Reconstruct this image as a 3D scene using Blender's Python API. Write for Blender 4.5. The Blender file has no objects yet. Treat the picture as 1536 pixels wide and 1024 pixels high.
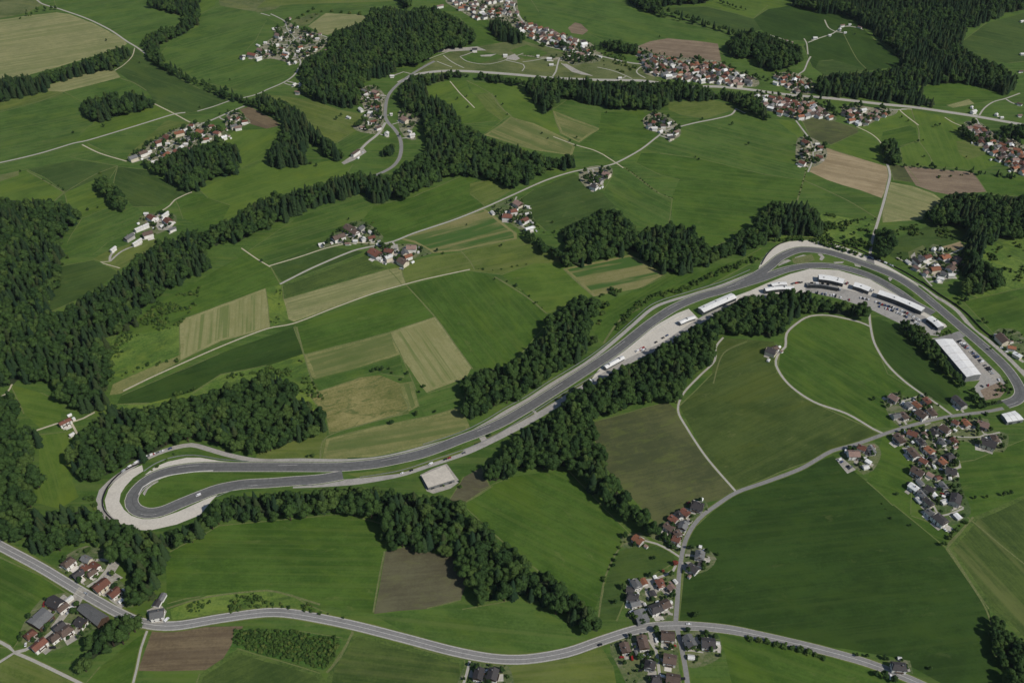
import bpy, bmesh, math, random
import numpy as np
from mathutils import Vector, Matrix, noise as mnoise
from mathutils.geometry import delaunay_2d_cdt
random.seed(7)
R = math.radians
S = bpy.context.scene
C = S.collection
PW, PH, FPX = 1536.0, 1024.0, 1400.0
CAMH, PITCH = 750.0, R(40)
SUN_EL, SUN_AZ = 46.0, -33.0      # azimuth from +X towards +Y, degrees

# ------------------------------------------------------------------ terrain and the camera's view of it
def hgt(x, y):
    z = 3.5*math.sin(x/230+1.3)*math.cos(y/260) + 2.0*math.sin((x+y)/150+.4)
    z += 18*math.exp(-(((x-760)/330)**2+((y-1950)/260)**2)) + 11*math.exp(-(((x+280)/230)**2+((y-1900)/150)**2))
    z += 9*math.exp(-(((x+720)/210)**2+((y-960)/210)**2))
    return z
cp, sp = math.cos(PITCH), math.sin(PITCH)
def ray(px, py):
    a, b = (px-PW/2)/FPX, (py-PH/2)/FPX
    return a, cp - b*sp, -sp - b*cp
def P(px, py, z=0.0):
    """point of the place seen at photo pixel (px,py), z metres above the ground"""
    dx, dy, dz = ray(px, py)
    zz = 0.0
    for _ in range(14):
        t = (CAMH-zz)/-dz
        zz = hgt(dx*t, dy*t)+z
    t = (CAMH-zz)/-dz
    return dx*t, dy*t
def proj(x, y, z):
    dz = z-CAMH
    depth = y*cp - dz*sp
    up = y*sp + dz*cp
    return PW/2+FPX*x/depth, PH/2-FPX*up/depth
def pts(s):
    return [tuple(float(v) for v in w.split(',')) for w in s.split()]
def wpts(s):
    return [P(*p) for p in (pts(s) if isinstance(s, str) else s)]
def mpp(px, py):
    x, y = P(px, py)
    return (y*cp + (CAMH-hgt(x, y))*sp)/FPX
def smooth(p, step=7.0, closed=False):
    n = len(p); out = []
    if n < 3 and not closed:
        q = p
        d = math.dist(q[0], q[1]); k = max(1, int(d/(step*3)))
        return [(q[0][0]+(q[1][0]-q[0][0])*i/k, q[0][1]+(q[1][1]-q[0][1])*i/k) for i in range(k+1)]
    rng = n if closed else n-1
    for i in range(rng):
        a, b, c, d = (p[(i-1) % n] if closed or i else p[0]), p[i], p[(i+1) % n], (p[(i+2) % n] if closed or i+2 < n else p[-1])
        L = math.dist(b, c); k = max(1, min(40, int(L/step)))
        # centripetal-ish: clamp the tangents to the segment's length
        def tan(u, v, w):
            tx, ty = (w[0]-u[0])/2, (w[1]-u[1])/2; m = math.hypot(tx, ty)
            f = min(1.0, L/m) if m > 1e-6 else 0
            return tx*f, ty*f
        t0, t1 = tan(a, b, c), tan(b, c, d)
        for j in range(k):
            t = j/k; h1 = 2*t**3-3*t**2+1; h2 = t**3-2*t**2+t; h3 = -2*t**3+3*t**2; h4 = t**3-t**2
            out.append((h1*b[0]+h2*t0[0]+h3*c[0]+h4*t1[0], h1*b[1]+h2*t0[1]+h3*c[1]+h4*t1[1]))
    if not closed: out.append(p[-1])
    return out
def offset(p, d):
    out = []
    for i in range(len(p)):
        a, b = p[max(0, i-1)], p[min(len(p)-1, i+1)]
        tx, ty = b[0]-a[0], b[1]-a[1]; m = math.hypot(tx, ty) or 1
        out.append((p[i][0]-ty/m*d, p[i][1]+tx/m*d))
    return out
def ribbon(p, w0, w1=None):
    w1 = w0 if w1 is None else w1
    n = len(p)
    l, r = offset(p, 1), offset(p, -1)
    ws = [(w0+(w1-w0)*i/(n-1))/2 for i in range(n)]
    L = [(p[i][0]+(l[i][0]-p[i][0])*ws[i], p[i][1]+(l[i][1]-p[i][1])*ws[i]) for i in range(n)]
    Rr = [(p[i][0]+(r[i][0]-p[i][0])*ws[i], p[i][1]+(r[i][1]-p[i][1])*ws[i]) for i in range(n)]
    return L + Rr[::-1]
def inpoly(x, y, poly):
    c = False; j = len(poly)-1
    for i in range(len(poly)):
        xi, yi = poly[i]; xj, yj = poly[j]
        if (yi > y) != (yj > y) and x < (xj-xi)*(y-yi)/(yj-yi)+xi: c = not c
        j = i
    return c

# ------------------------------------------------------------------ objects
def tag(o, label=None, cat=None, group=None, kind=None):
    if label: o['label'] = label
    if cat: o['category'] = cat
    if group: o['group'] = group
    if kind: o['kind'] = kind
    return o
def mesh(name, v, f, mats=(), mi=None, sm=False):
    m = bpy.data.meshes.new(name)
    m.from_pydata(v, [], f)
    for k in mats: m.materials.append(k)
    if mi is not None: m.polygons.foreach_set('material_index', mi)
    if sm: m.polygons.foreach_set('use_smooth', [True]*len(f))
    m.update()
    return m
def link(name, data, parent=None, loc=None, rz=None):
    o = bpy.data.objects.new(name, data)
    C.objects.link(o)
    if parent: o.parent = parent
    if loc is not None: o.location = loc
    if rz is not None: o.rotation_euler = (0, 0, rz)
    return o
def empty(name, loc, rz=0):
    o = link(name, None, None, loc, rz); o.empty_display_size = 1
    return o
class MB:
    def __init__(s): s.v = []; s.f = []; s.m = []
    def poly(s, vs, mi=0):
        b = len(s.v); s.v += [tuple(a) for a in vs]; s.f.append(list(range(b, b+len(vs)))); s.m.append(mi)
    def box(s, x0, x1, y0, y1, z0, z1, mi=0):
        b = len(s.v)
        s.v += [(x0,y0,z0),(x1,y0,z0),(x1,y1,z0),(x0,y1,z0),(x0,y0,z1),(x1,y0,z1),(x1,y1,z1),(x0,y1,z1)]
        for q in ((3,2,1,0),(4,5,6,7),(0,1,5,4),(1,2,6,5),(2,3,7,6),(3,0,4,7)):
            s.f.append([b+k for k in q]); s.m.append(mi)
    def prism(s, base, top, mi=0, mtop=None, bottom=False):
        n = len(base); b = len(s.v); s.v += list(base)+list(top)
        for i in range(n):
            s.f.append([b+i, b+(i+1) % n, b+n+(i+1) % n, b+n+i]); s.m.append(mi)
        s.f.append([b+n+i for i in range(n)]); s.m.append(mi if mtop is None else mtop)
        if bottom: s.f.append([b+i for i in range(n)][::-1]); s.m.append(mi)
    def data(s, name, mats, sm=False): return mesh(name, s.v, s.f, mats, s.m, sm)

# ------------------------------------------------------------------ materials
def lin(c):
    c = c/255.0
    return c/12.92 if c <= .04045 else ((c+.055)/1.055)**2.4
ALB = 1.0
def rgb(c, k=1.0): return tuple(min(.86, lin(v)*k) for v in c)+(1,)
class NT:
    def __init__(s, name, rough=.9, spec=.2):
        s.mat = bpy.data.materials.new(name); s.mat.use_nodes = True
        s.t = s.mat.node_tree; s.n = s.t.nodes
        s.b = s.n['Principled BSDF']; s.b.inputs['Roughness'].default_value = rough
        s.b.inputs['Specular IOR Level'].default_value = spec
    def a(s, typ, **k):
        n = s.n.new(typ)
        for q, v in k.items(): setattr(n, q, v)
        return n
    def l(s, a, b): s.t.links.new(a, b)
    def pos(s):
        return s.a('ShaderNodeNewGeometry').outputs['Position']
    def scaled(s, vec, ang, sx, sy, off=0.0, sz=1000):
        m = s.a('ShaderNodeMapping', vector_type='TEXTURE')
        m.inputs['Rotation'].default_value = (0, 0, ang)
        m.inputs['Scale'].default_value = (sx, sy, sz)
        m.inputs['Location'].default_value = (off, off*.7, 0)
        s.l(vec, m.inputs['Vector']); return m.outputs['Vector']
    def noise(s, vec, scale=1.0, detail=3.0, rough=.55, dist=0.0):
        n = s.a('ShaderNodeTexNoise'); n.inputs['Scale'].default_value = scale
        n.inputs['Detail'].default_value = detail; n.inputs['Roughness'].default_value = rough; n.inputs['Distortion'].default_value = dist
        if vec is not None: s.l(vec, n.inputs['Vector'])
        return n.outputs['Fac']
    def math(s, op, a, b=0.0, clamp=False):
        n = s.a('ShaderNodeMath', operation=op, use_clamp=clamp)
        for i, v in enumerate((a, b)):
            if isinstance(v, (int, float)): n.inputs[i].default_value = v
            else: s.l(v, n.inputs[i])
        return n.outputs[0]
    def ramp(s, fac, lo, hi):
        n = s.a('ShaderNodeMapRange', interpolation_type='SMOOTHSTEP'); n.inputs['From Min'].default_value = lo; n.inputs['From Max'].default_value = hi
        s.l(fac, n.inputs['Value']); return n.outputs['Result']
    def mix(s, fac, c1, c2, blend='MIX'):
        n = s.a('ShaderNodeMix', data_type='RGBA', blend_type=blend)
        for i, v in ((0, fac), (6, c1), (7, c2)):
            if isinstance(v, (int, float)): n.inputs[i].default_value = v
            elif isinstance(v, tuple): n.inputs[i].default_value = v
            else: s.l(v, n.inputs[i])
        return n.outputs[2]
    def col(s, c):
        if isinstance(c, tuple): s.b.inputs['Base Color'].default_value = c
        else: s.l(c, s.b.inputs['Base Color'])
    def bump(s, h, strength=.3, dist=.3):
        n = s.a('ShaderNodeBump'); n.inputs['Strength'].default_value = strength; n.inputs['Distance'].default_value = dist
        s.l(h, n.inputs['Height']); s.l(n.outputs['Normal'], s.b.inputs['Normal'])

_seed = [0]
def field_mat(name, c1, c2, ang=0.0, streak=.5, wid=4.0, blotch=.35, grain=.3, rows=None, c3=None, patch=0.0, tram=0.0, k=1.0, spots=0.0):
    """crop or grass: c1..c2 mixed by streaks along ang, blotches and grain; rows=(period, share) lays bands of c3"""
    _seed[0] += 1; off = _seed[0]*173.0
    t = NT(name); p = t.pos()
    st = t.noise(t.scaled(p, ang, wid*22, wid, off), 1, 4, .6)
    bl = t.noise(t.scaled(p, 0, 70, 70, off*1.7), 1, 4, .55, .6)
    gr = t.noise(t.scaled(p, 0, 2.6, 2.6, off), 1, 3, .7)
    md = t.noise(t.scaled(p, ang*.5, 14, 9, off*.3), 1, 3, .6)
    c1, c2 = tuple(a-(b-a)*.22 for a, b in zip(c1, c2)), tuple(b+(b-a)*.22 for a, b in zip(c1, c2))
    st2 = t.noise(t.scaled(p, ang+.02, wid*9, wid*.42, off*1.3), 1, 3, .65)
    st = t.math('ADD', t.math('MULTIPLY', st, .6), t.math('MULTIPLY', st2, .4))
    tot = streak+blotch+grain+.35
    f = t.math('MULTIPLY', st, streak/tot)
    f = t.math('ADD', f, t.math('MULTIPLY', bl, blotch/tot))
    f = t.math('ADD', f, t.math('MULTIPLY', gr, grain/tot))
    f = t.math('ADD', f, t.math('MULTIPLY', md, .35/tot))
    c = t.mix(t.ramp(f, .41, .59), rgb(c1, k), rgb(c2, k))
    if spots:
        w = t.noise(t.scaled(p, ang, 26, 11, off*4.1), 1, 6, .72, .5)
        c = t.mix(t.math('MULTIPLY', t.ramp(w, .575, .72), spots), c, rgb((122, 124, 74), k))
        w = t.noise(t.scaled(p, ang+.3, 120, 50, off*5.3), 1, 4, .6)
        c = t.mix(t.math('MULTIPLY', t.ramp(w, .5, .66), .45), c, rgb(tuple(v*.86 for v in c1), k))
        w = t.noise(t.scaled(p, ang-.2, 95, 34, off*6.1), 1, 5, .65, .4)
        c = t.mix(t.math('MULTIPLY', t.ramp(w, .48, .68), .6), c, rgb((min(114, c2[0]*1.1), c2[1]*1.03, c2[2]*.86), k))
    if patch:
        w = t.noise(t.scaled(p, ang, 24, 10, off*2.3), 1, 6, .7, .8)
        c = t.mix(t.math('MULTIPLY', t.ramp(w, .5, .64), patch), c, rgb(c3, k))
    if rows:
        per, share, amt = rows
        w = t.noise(t.scaled(p, ang, per*70, per*1.1, off), 1, 2.5, .6)
        r = t.ramp(w, share-.07, share+.07)
        r = t.math('MULTIPLY', r, amt)
        r = t.math('MULTIPLY', r, t.ramp(t.noise(t.scaled(p, ang, 90, 12, off*3), 1, 3), .3, .52))
        c = t.mix(r, c, rgb(c3, k))
    if tram:
        m = t.a('ShaderNodeTexWave', wave_type='BANDS', bands_direction='Y', wave_profile='SIN')
        m.inputs['Scale'].default_value = 2*math.pi/20; m.inputs['Distortion'].default_value = .35
        t.l(t.scaled(p, ang, 160, 13, off), m.inputs['Vector'])
        r = t.math('MULTIPLY', t.ramp(m.outputs['Fac'], .93, .995), tram)
        c = t.mix(r, c, rgb(tuple(v*.72 for v in c1), k))
    t.col(c); t.bump(gr, .35, .25)
    return t.mat
def plain(name, c, var=.12, scale=3.0, rough=.85, spec=.25, k=1.0, c2=None, metal=0.0, stain=0.0):
    t = NT(name, rough, spec); p = t.pos()
    c2 = c2 or tuple(v*(1-var*1.6) for v in c)
    n = t.noise(t.scaled(p, .4, scale, scale), 1, 4, .65)
    cc = t.mix(t.ramp(n, .35, .68), rgb(c, k), rgb(c2, k))
    if stain:
        w = t.noise(t.scaled(p, .9, scale*9, scale*7), 1, 5, .6, .5)
        cc = t.mix(t.math('MULTIPLY', t.ramp(w, .5, .68), stain), cc, rgb(tuple(v*.74 for v in c), k))
    t.col(cc); t.b.inputs['Metallic'].default_value = metal
    return t.mat
def objvar(name, c1, c2, scale=.8, rough=.9, spec=.1, k=1.0, mid=None):
    """colour varies from one object to the next, with fine noise on top"""
    t = NT(name, rough, spec)
    r = t.a('ShaderNodeObjectInfo').outputs['Random']
    tc = t.a('ShaderNodeTexCoord').outputs['Object']
    n = t.noise(t.scaled(tc, 0, scale, scale, 0, scale), 1, 3, .6)
    c = t.mix(r, rgb(c1, k), rgb(c2, k))
    if mid: 
        r2 = t.math('FRACT', t.math('MULTIPLY', r, 7.31))
        c = t.mix(t.ramp(r2, .72, 1.0), c, rgb(mid, k))
    c = t.mix(t.math('MULTIPLY', t.ramp(n, .3, .7), .5), c, rgb((24, 34, 20), k))
    t.col(c)
    return t.mat
EXPOSURE = 0.0
# ------------------------------------------------------------------ fields: kind | outline in photo pixels | along-row direction
# c1, c2, streak, width, blotch, grain, extras
KINDS = {
 'M1': ((64,92,34),(81,107,45),.4,5,.6,.4,{'rows':(5.5,.54,.42),'c3':(100, 114, 58),'spots':0.38,'tram':.08}),
 'M2': ((59,87,26),(75,102,36),.4,5,.6,.35,{'rows':(5.5,.54,.42),'c3':(88, 106, 44),'spots':0.38,'tram':.12}),
 'M3': ((56,78,31),(68,90,40),.4,5,.6,.4,{'rows':(5.5,.54,.42),'c3':(80, 96, 46),'spots':0.38,'tram':.1}),
 'MD': ((43,67,19),(53,78,27),.45,6,.6,.35,{'rows':(5.5,.54,.42),'c3':(62, 82, 30),'spots':0.22,'tram':.1}),
 'DC': ((76,73,54),(88,86,63),.6,4,.8,.35,{'patch':.35,'c3':(92,94,58)}),
 'MY': ((58,76,30),(74,90,40),.6,4,.6,.4,{'rows':(5.5,.54,.42),'c3':(88, 100, 48),'spots':.4,'tram':.1}),
 'LM': ((84,102,42),(104,118,56),.6,4,.7,.45,{'rows':(5.5,.54,.42),'c3':(118, 124, 70),'spots':0.38,}),
 'VG': ((78,104,36),(92,116,44),.4,5,.7,.4,{'rows':(5.5,.54,.42),'c3':(104, 122, 52),'spots':0.38,'tram':.08}),
 'ST': ((120,122,80),(138,136,92),.7,3,.4,.35,{'rows':(8,.5,.5),'c3':(98,110,62),'tram':.12}),
 'SS': ((126,126,80),(138,136,92),.7,3,.5,.4,{'rows':(6.5,.53,.8),'c3':(96,110,58)}),
 'HY': ((104,110,62),(124,124,76),.8,4,.6,.4,{'rows':(20,.5,.65),'c3':(78,98,46)}),
 'HR': ((104,106,58),(134,128,80),.7,4,.9,.7,{'patch':.8,'c3':(72,88,42)}),
 'SG': ((128,124,80),(112,114,66),.6,4,.5,.4,{'rows':(26,.46,1.0),'c3':(66,94,40)}),
 'BR': ((118,102,84),(136,120,98),.7,3,.5,.35,{'rows':(9,.5,.4),'c3':(98,84,68)}),
 'BT': ((142,126,96),(160,144,112),.8,4,.5,.35,{'rows':(24,.5,.45),'c3':(118,104,78)}),
 'BD': ((92,80,60),(108,95,72),.7,3,.5,.4,{'rows':(9,.5,.4),'c3':(74,62,50)}),
 'DB': ((70,76,46),(86,90,54),.6,4,.8,.3,{'patch':.5,'c3':(90,100,48)}),
 'RO': ((74,100,38),(100,120,52),.3,4,.7,.7,{'spots':0.38,'patch':.6,'c3':(52,74,32)}),
 'RD': ((58,88,34),(82,112,46),.3,4,.7,.8,{'patch':.6,'c3':(38,60,26)}),
 'GS': ((80,94,50),(104,112,68),.4,4,.7,.4,{'spots':0.38,'patch':.5,'c3':(118,120,78)}),
 'SP': ((60,80,33),(80,98,43),.7,4,.6,.4,{'rows':(20,.58,.6),'c3':(112,118,66)}),
}
FIELDS = '''
M1|0,-40 45,-40 62,6 85,14 85,19 40,24 0,30 -60,40 -60,-40|1,0
GS|-60,-40 70,-40 85,14 62,8 40,20 0,28 -60,30|1,.1
M1|60,4 48,-40 222,-40 222,10 270,24 272,33 262,40 220,53 212,63 190,60 150,38 115,22 90,14|1,-.2
ST|-60,40 0,30 40,24 85,19 105,22 140,35 165,48 185,58 191,66 180,73 140,84 90,100 45,112 20,120 0,124 -60,140|1,-.16
ST|70,128 90,122 120,113 168,103 181,116 140,127 95,138 72,137|1,-.25
LM|-60,165 0,152 40,145 72,137 95,138 92,143 0,166 -60,178|1,-.25
M1|-60,178 0,166 92,143 122,152 124,175 140,185 120,200 110,212 0,244 -60,256|1,-.2
VG|140,184 232,156 268,172 130,212 112,212|1,-.3
M1|95,138 140,127 181,117 222,138 232,155 205,168 150,182 124,170 122,152|1,-.2
M3|172,106 195,72 205,72 222,90 260,113 300,133 348,148 330,158 275,172 232,155 222,138|1,.35
M1|242,80 250,70 298,42 300,20 330,10 384,16 400,30 384,60 370,75 358,85 384,95 440,90 455,97 440,120 400,138 355,135 300,122 262,104|1,-.3
VG|298,-40 330,-40 322,10 300,22 298,40 285,46|1,-.6
GS|322,-40 440,-40 420,10 400,26 384,18 330,9|1,.1
ST|462,40 470,33 489,20 536,22 560,27 525,40 504,48 491,53 480,50|1,-.1
GS|437,32 475,17 481,22 464,36 452,40|1,-.4
LM|384,13 440,7 600,2 600,-40 440,-40|1,-.05
M1|384,20 440,9 520,6 562,11 558,24 540,21 489,20 470,20 437,32 420,36 400,26|1,-.1
M1|594,-40 680,-40 680,2 668,12 655,12 635,10 610,16 596,8|1,0
M2|690,28 710,24 728,26 740,40 752,60 756,64 716,66 714,54|1,.2
M1|506,214 524,202 546,190 564,197 556,207 539,221 519,227|1,-.5
LM|384,140 470,150 510,165 545,172 546,190 524,202 506,214 485,222 465,215 430,180|1,.3
VG|632,132 665,122 700,121 705,140 745,160 765,172 725,202 690,186 680,160 642,145|1,-.4
LM|712,142 738,140 760,170 752,180 730,165|1,1
VG|700,121 760,126 792,133 800,150 812,168 830,166 840,200 820,205 770,185 755,165 735,140 710,140|1,.25
M1|690,187 745,181 752,186 725,203|1,.1
HY|752,186 765,175 800,185 850,208 862,220 858,233 800,225 740,207 725,203|1,.4
HY|829,166 845,172 900,193 868,214 840,200|1,.35
M1|830,164 850,150 905,165 900,192 845,170|1,.2
M2|902,168 965,166 985,203 965,225 935,236 905,232 868,216 898,196|1,.1
LM|1000,154 1072,150 1092,155 1105,163 1060,178 1020,172 1003,165|1,-.15
M1|985,206 1050,182 1105,172 1165,181 1195,205 1208,245 1205,270 1150,262 1050,238 990,230 965,228|1,.25
M2|962,230 990,230 1050,238 1150,262 1205,270 1195,302 1150,306 1130,330 1100,357 1065,372 1045,350 1010,337 1005,300 1020,270 990,262 955,245|1,.1
VG|1102,160 1150,178 1195,182 1212,215 1207,240 1196,205 1165,181|1,.4
M3|778,300 800,285 860,260 880,272 905,290 925,312 905,318 885,328 855,340 820,347 800,330 788,312|1,-.3
M1|905,285 920,262 935,250 990,290 1008,298 1004,335 970,342 955,337 925,312|1,.5
BT|1215,240 1240,222 1280,235 1331,250 1335,270 1323,297 1290,285 1240,270 1213,257|1,.2
DB|1335,247 1360,250 1380,275 1340,270|1,.1
BR|1356,249 1400,253 1460,258 1481,288 1425,292 1400,287 1374,278|1,.1
ST|1330,272 1370,279 1400,290 1421,305 1400,320 1380,330 1325,334 1322,310|1,.3
M2|1462,261 1580,268 1580,300 1481,291|1,.1
DB|1202,180 1227,174 1287,193 1287,204 1247,217 1217,209|1,.1
VG|1247,217 1290,198 1320,215 1327,248 1280,234 1243,222|1,.2
VG|1287,192 1300,180 1340,165 1367,163 1378,190 1325,198 1320,212|1,-.2
M2|1325,198 1365,188 1378,195 1378,212 1350,219 1322,214|1,-.2
VG|1367,164 1430,178 1440,200 1470,215 1500,245 1470,257 1430,252 1380,249 1355,246 1350,222 1378,210|.4,1
LM|1434,212 1455,209 1476,216 1478,232 1452,240 1438,230|1,.2
M2|1368,133 1400,126 1440,124 1490,138 1510,142 1490,150 1440,160 1405,160 1380,142|1,0
ST|1420,158 1454,149 1463,156 1430,162|1,-.3
MD|1152,8 1185,8 1250,20 1290,38 1310,58 1352,88 1362,96 1320,104 1240,116 1218,100 1205,70 1212,62 1180,60 1150,52 1136,40 1130,28|1,.35
M3|1228,92 1250,90 1300,104 1270,112 1236,114 1224,102|1,.1
M3|1440,65 1480,35 1580,10 1580,88 1510,95 1480,92 1455,80|1,.2
M1|772,-40 930,-40 950,10 990,25 1050,40 1112,57 1092,72 1080,66 1000,58 965,68 940,66 905,60 870,45 840,32 808,18|1,.2
BR|956,70 975,62 1000,58 1040,61 1077,66 1082,92 1040,90 990,84|1,.1
VG|1000,6 1070,2 1120,-40 1175,-40 1188,8 1152,14 1130,28 1100,20 1060,10|1,.2
M3|985,12 1060,10 1130,28 1142,45 1110,52 1060,38|1,.2
BR|852,42 862,34 872,36 882,46 874,52 858,50|1,.2
M3|40,254 110,240 176,249 165,268 97,288 65,265|1,-.25
VG|-60,285 0,262 40,256 96,288 80,303 -60,303|1,-.3
GS|-60,270 0,261 27,256 28,263 -60,290|1,-.2
VG|97,289 142,270 152,292 170,312 162,322 128,326 116,312 100,304|1,-.4
M1|122,328 162,312 170,322 185,320 200,308 216,320 214,335 185,355 160,365 140,382 92,390 100,364|1,-.4
M3|90,400 140,390 178,408 150,432 110,452 70,470 77,445|1,-.3
LM|140,388 158,378 225,355 246,362 206,385 178,407|1,-.5
M3|176,250 220,255 268,285 288,290 262,300 235,310 200,310 170,275|1,.4
M2|264,300 290,290 345,308 332,335 305,342 275,328|1,-.3
VG|298,284 358,258 400,240 440,252 500,240 530,246 520,262 460,282 400,297 358,320 330,337 345,308 312,297|1,-.3
BD|360,164 375,160 408,178 422,188 400,193 375,186|1,.4
VG|330,212 352,196 420,192 424,206 400,236 362,252|1,-.7
LM|188,243 190,238 195,230 250,180 300,186 250,215|1,-.3
M1|-60,262 0,247 112,218 130,214 190,243 176,249 105,236 40,254 -60,276|1,-.2
M1|370,378 440,330 500,302 540,293 562,303 545,332 520,335 475,365 405,397 385,390|1,-.3
M2|540,335 562,308 620,295 690,265 715,267 705,290 727,309 600,357 570,355|1,-.35
LM|705,275 730,270 768,285 745,299 728,308 705,292|1,-.4
SG|598,358 640,345 725,312 735,318 776,350 776,358 690,376 650,380 620,364|1,-.25
LM|640,386 690,378 776,358 832,378 845,394 800,395 752,412 700,405 660,412 604,428 582,402|1,-.22
M3|405,398 475,367 545,378 530,385 425,425|1,-.4
SP|423,427 550,380 562,395 580,402 480,431 425,449|1,-.35
ST|424,449 500,427 580,404 602,401 609,426 560,440 440,483 431,479|1,-.28
SS|270,480 398,432 405,450 403,492 330,512 270,541|-.06,1
RO|399,432 421,427 431,479 405,491|1,.5
M2|170,505 200,480 260,440 370,380 405,398 421,426 399,432 270,479 270,500 215,515|1,-.4
RO|150,530 172,500 215,500 268,487 270,531 245,545 185,567 160,560|1,-.5
HY|170,575 270,532 271,542 182,590 165,592|1,-.42
MD|183,592 330,530 440,490 455,531 400,548 330,562 290,590 220,606 176,606|1,-.3
RO|176,606 225,604 290,588 330,562 400,548 455,530 470,575 500,612 440,640 200,640|1,-.3
M2|443,488 560,445 618,427 652,475 585,498 455,532|1,-.28
HY|455,532 590,497 602,530 482,574 468,566|1,-.28
SS|585,497 652,475 708,551 700,567 640,589 625,584|.55,.8
M2|611,428 705,405 742,415 782,435 800,455 820,470 815,492 790,522 760,550 735,552 709,553 652,475|.6,.7
VG|752,412 800,395 846,394 888,440 880,448 820,470 782,434|1,-.1
SG|846,403 946,382 997,412 962,432 890,444|1,-.2
M2|892,502 906,455 962,431 1000,414 1040,410 1110,390 1142,372 1160,378 1060,430 960,480 910,520|1,-.6
HR|462,592 540,566 570,562 600,575 626,602 612,620 560,632 495,650 488,620|1,-.25
HY|600,575 618,571 629,609 613,617|.3,1
HY|480,690 488,658 560,640 640,625 692,610 706,642 640,667 560,686|1,-.16
M1|600,532 640,590 702,572 694,610 640,625 628,608 618,571 596,562|1,-.3
M1|468,570 600,532 606,565 570,560 540,564 486,585|1,-.28
LM|400,660 480,650 492,640 482,690 380,690|1,0
M2|250,830 330,788 520,770 572,785 578,825 560,920 480,905 430,888 400,883 300,893 250,905|1,.02
DC|578,826 612,820 690,838 700,876 692,900 640,913 560,920|1,-.1
M2|690,752 720,735 765,715 850,703 905,760 946,800 922,832 906,870 890,918 860,900 800,850 740,800|1,.5
DB|882,636 900,630 1000,603 1016,617 1061,688 1102,736 1080,750 1045,757 1000,800 950,750 908,700|1,-.25
MY|1018,610 1068,560 1072,515 1090,507 1162,512 1166,560 1200,594 1322,650 1250,677 1105,734 1060,686|1,-.45
M2|1166,560 1170,522 1190,487 1230,474 1303,485 1311,510 1331,560 1366,580 1332,602 1336,642 1300,640 1220,603|1,.6
MD|1306,476 1330,482 1400,527 1442,590 1422,607 1385,591 1330,545 1311,510|1,.7
MD|1030,800 1060,775 1105,738 1250,684 1300,722 1340,757 1420,822 1482,915 1505,1000 1500,1070 1340,985 1150,955 1040,930 1018,935|1,-.12
SP|1422,820 1460,775 1580,720 1580,980 1536,962 1510,935 1482,912|.75,.8
M2|1326,652 1372,680 1366,772 1422,792 1418,820 1340,757 1300,722 1310,690|1,.4
M2|1400,700 1460,690 1580,640 1580,722 1460,775 1438,772|1,-.1
M2|-60,800 0,835 60,862 150,920 60,915 20,972 -60,966|1,.5
BD|205,1006 228,945 366,937 346,966 324,1004|1,-.05
SP|300,1010 355,972 480,1008 515,1070 280,1070|1,-.45
SP|495,1002 530,948 620,970 697,990 700,1070 480,1070|1,.12
RD|352,942 440,945 514,957 505,985 486,1006 400,984 346,967|1,.2
M1|692,914 780,898 850,935 882,962 870,975 760,987 640,965 560,922 640,914|1,.1
LM|762,1000 900,970 920,1000 930,1070 762,1070|1,-.1
M2|1080,950 1250,985 1480,1050 1480,1070 1110,1070|1,.35
M2|200,960 218,948 205,1005 200,1070 90,1070 150,1000|1,-.5
LM|-60,985 0,992 25,980 50,990 125,1028 160,1070 -60,1070|1,.4
M3|905,880 930,826 965,812 1000,824 1017,842 960,870 942,890 925,930 898,926|1,-.2
VG|14,576 60,588 95,605 90,630 60,642 36,620|1,.2
VG|58,652 110,646 115,690 110,720 118,745 90,762 45,752 58,720|.3,1
GS|606,118 650,88 700,72 780,60 850,80 960,95 990,122 850,118 740,108 650,110|1,.1
M1|690,84 720,76 745,81 758,86 720,95 697,93|1,0
M1|764,76 790,67 822,80 806,88 786,89|1,-.2
RO|1440,430 1475,372 1580,340 1580,520 1500,495 1440,430|1,.4
M2|1445,452 1580,420 1580,560 1500,510|1,-.3
RO|1236,320 1292,330 1318,338 1304,378 1250,372 1150,362|1,.1
M3|1340,360 1400,335 1450,345 1445,372 1400,392 1350,392 1335,385|1,-.1
GS|1362,378 1385,368 1395,378 1378,390 1364,392|1,-.2
BT|1412,370 1440,362 1446,370 1420,380|1,-.2
RO|255,912 310,893 400,883 435,892 495,922 440,918 330,925 262,936|1,-.1
DC|672,752 695,715 722,700 735,730 700,752|1,.3
M1|730,735 765,712 740,728 700,752 690,758|1,-.4
'''
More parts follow.
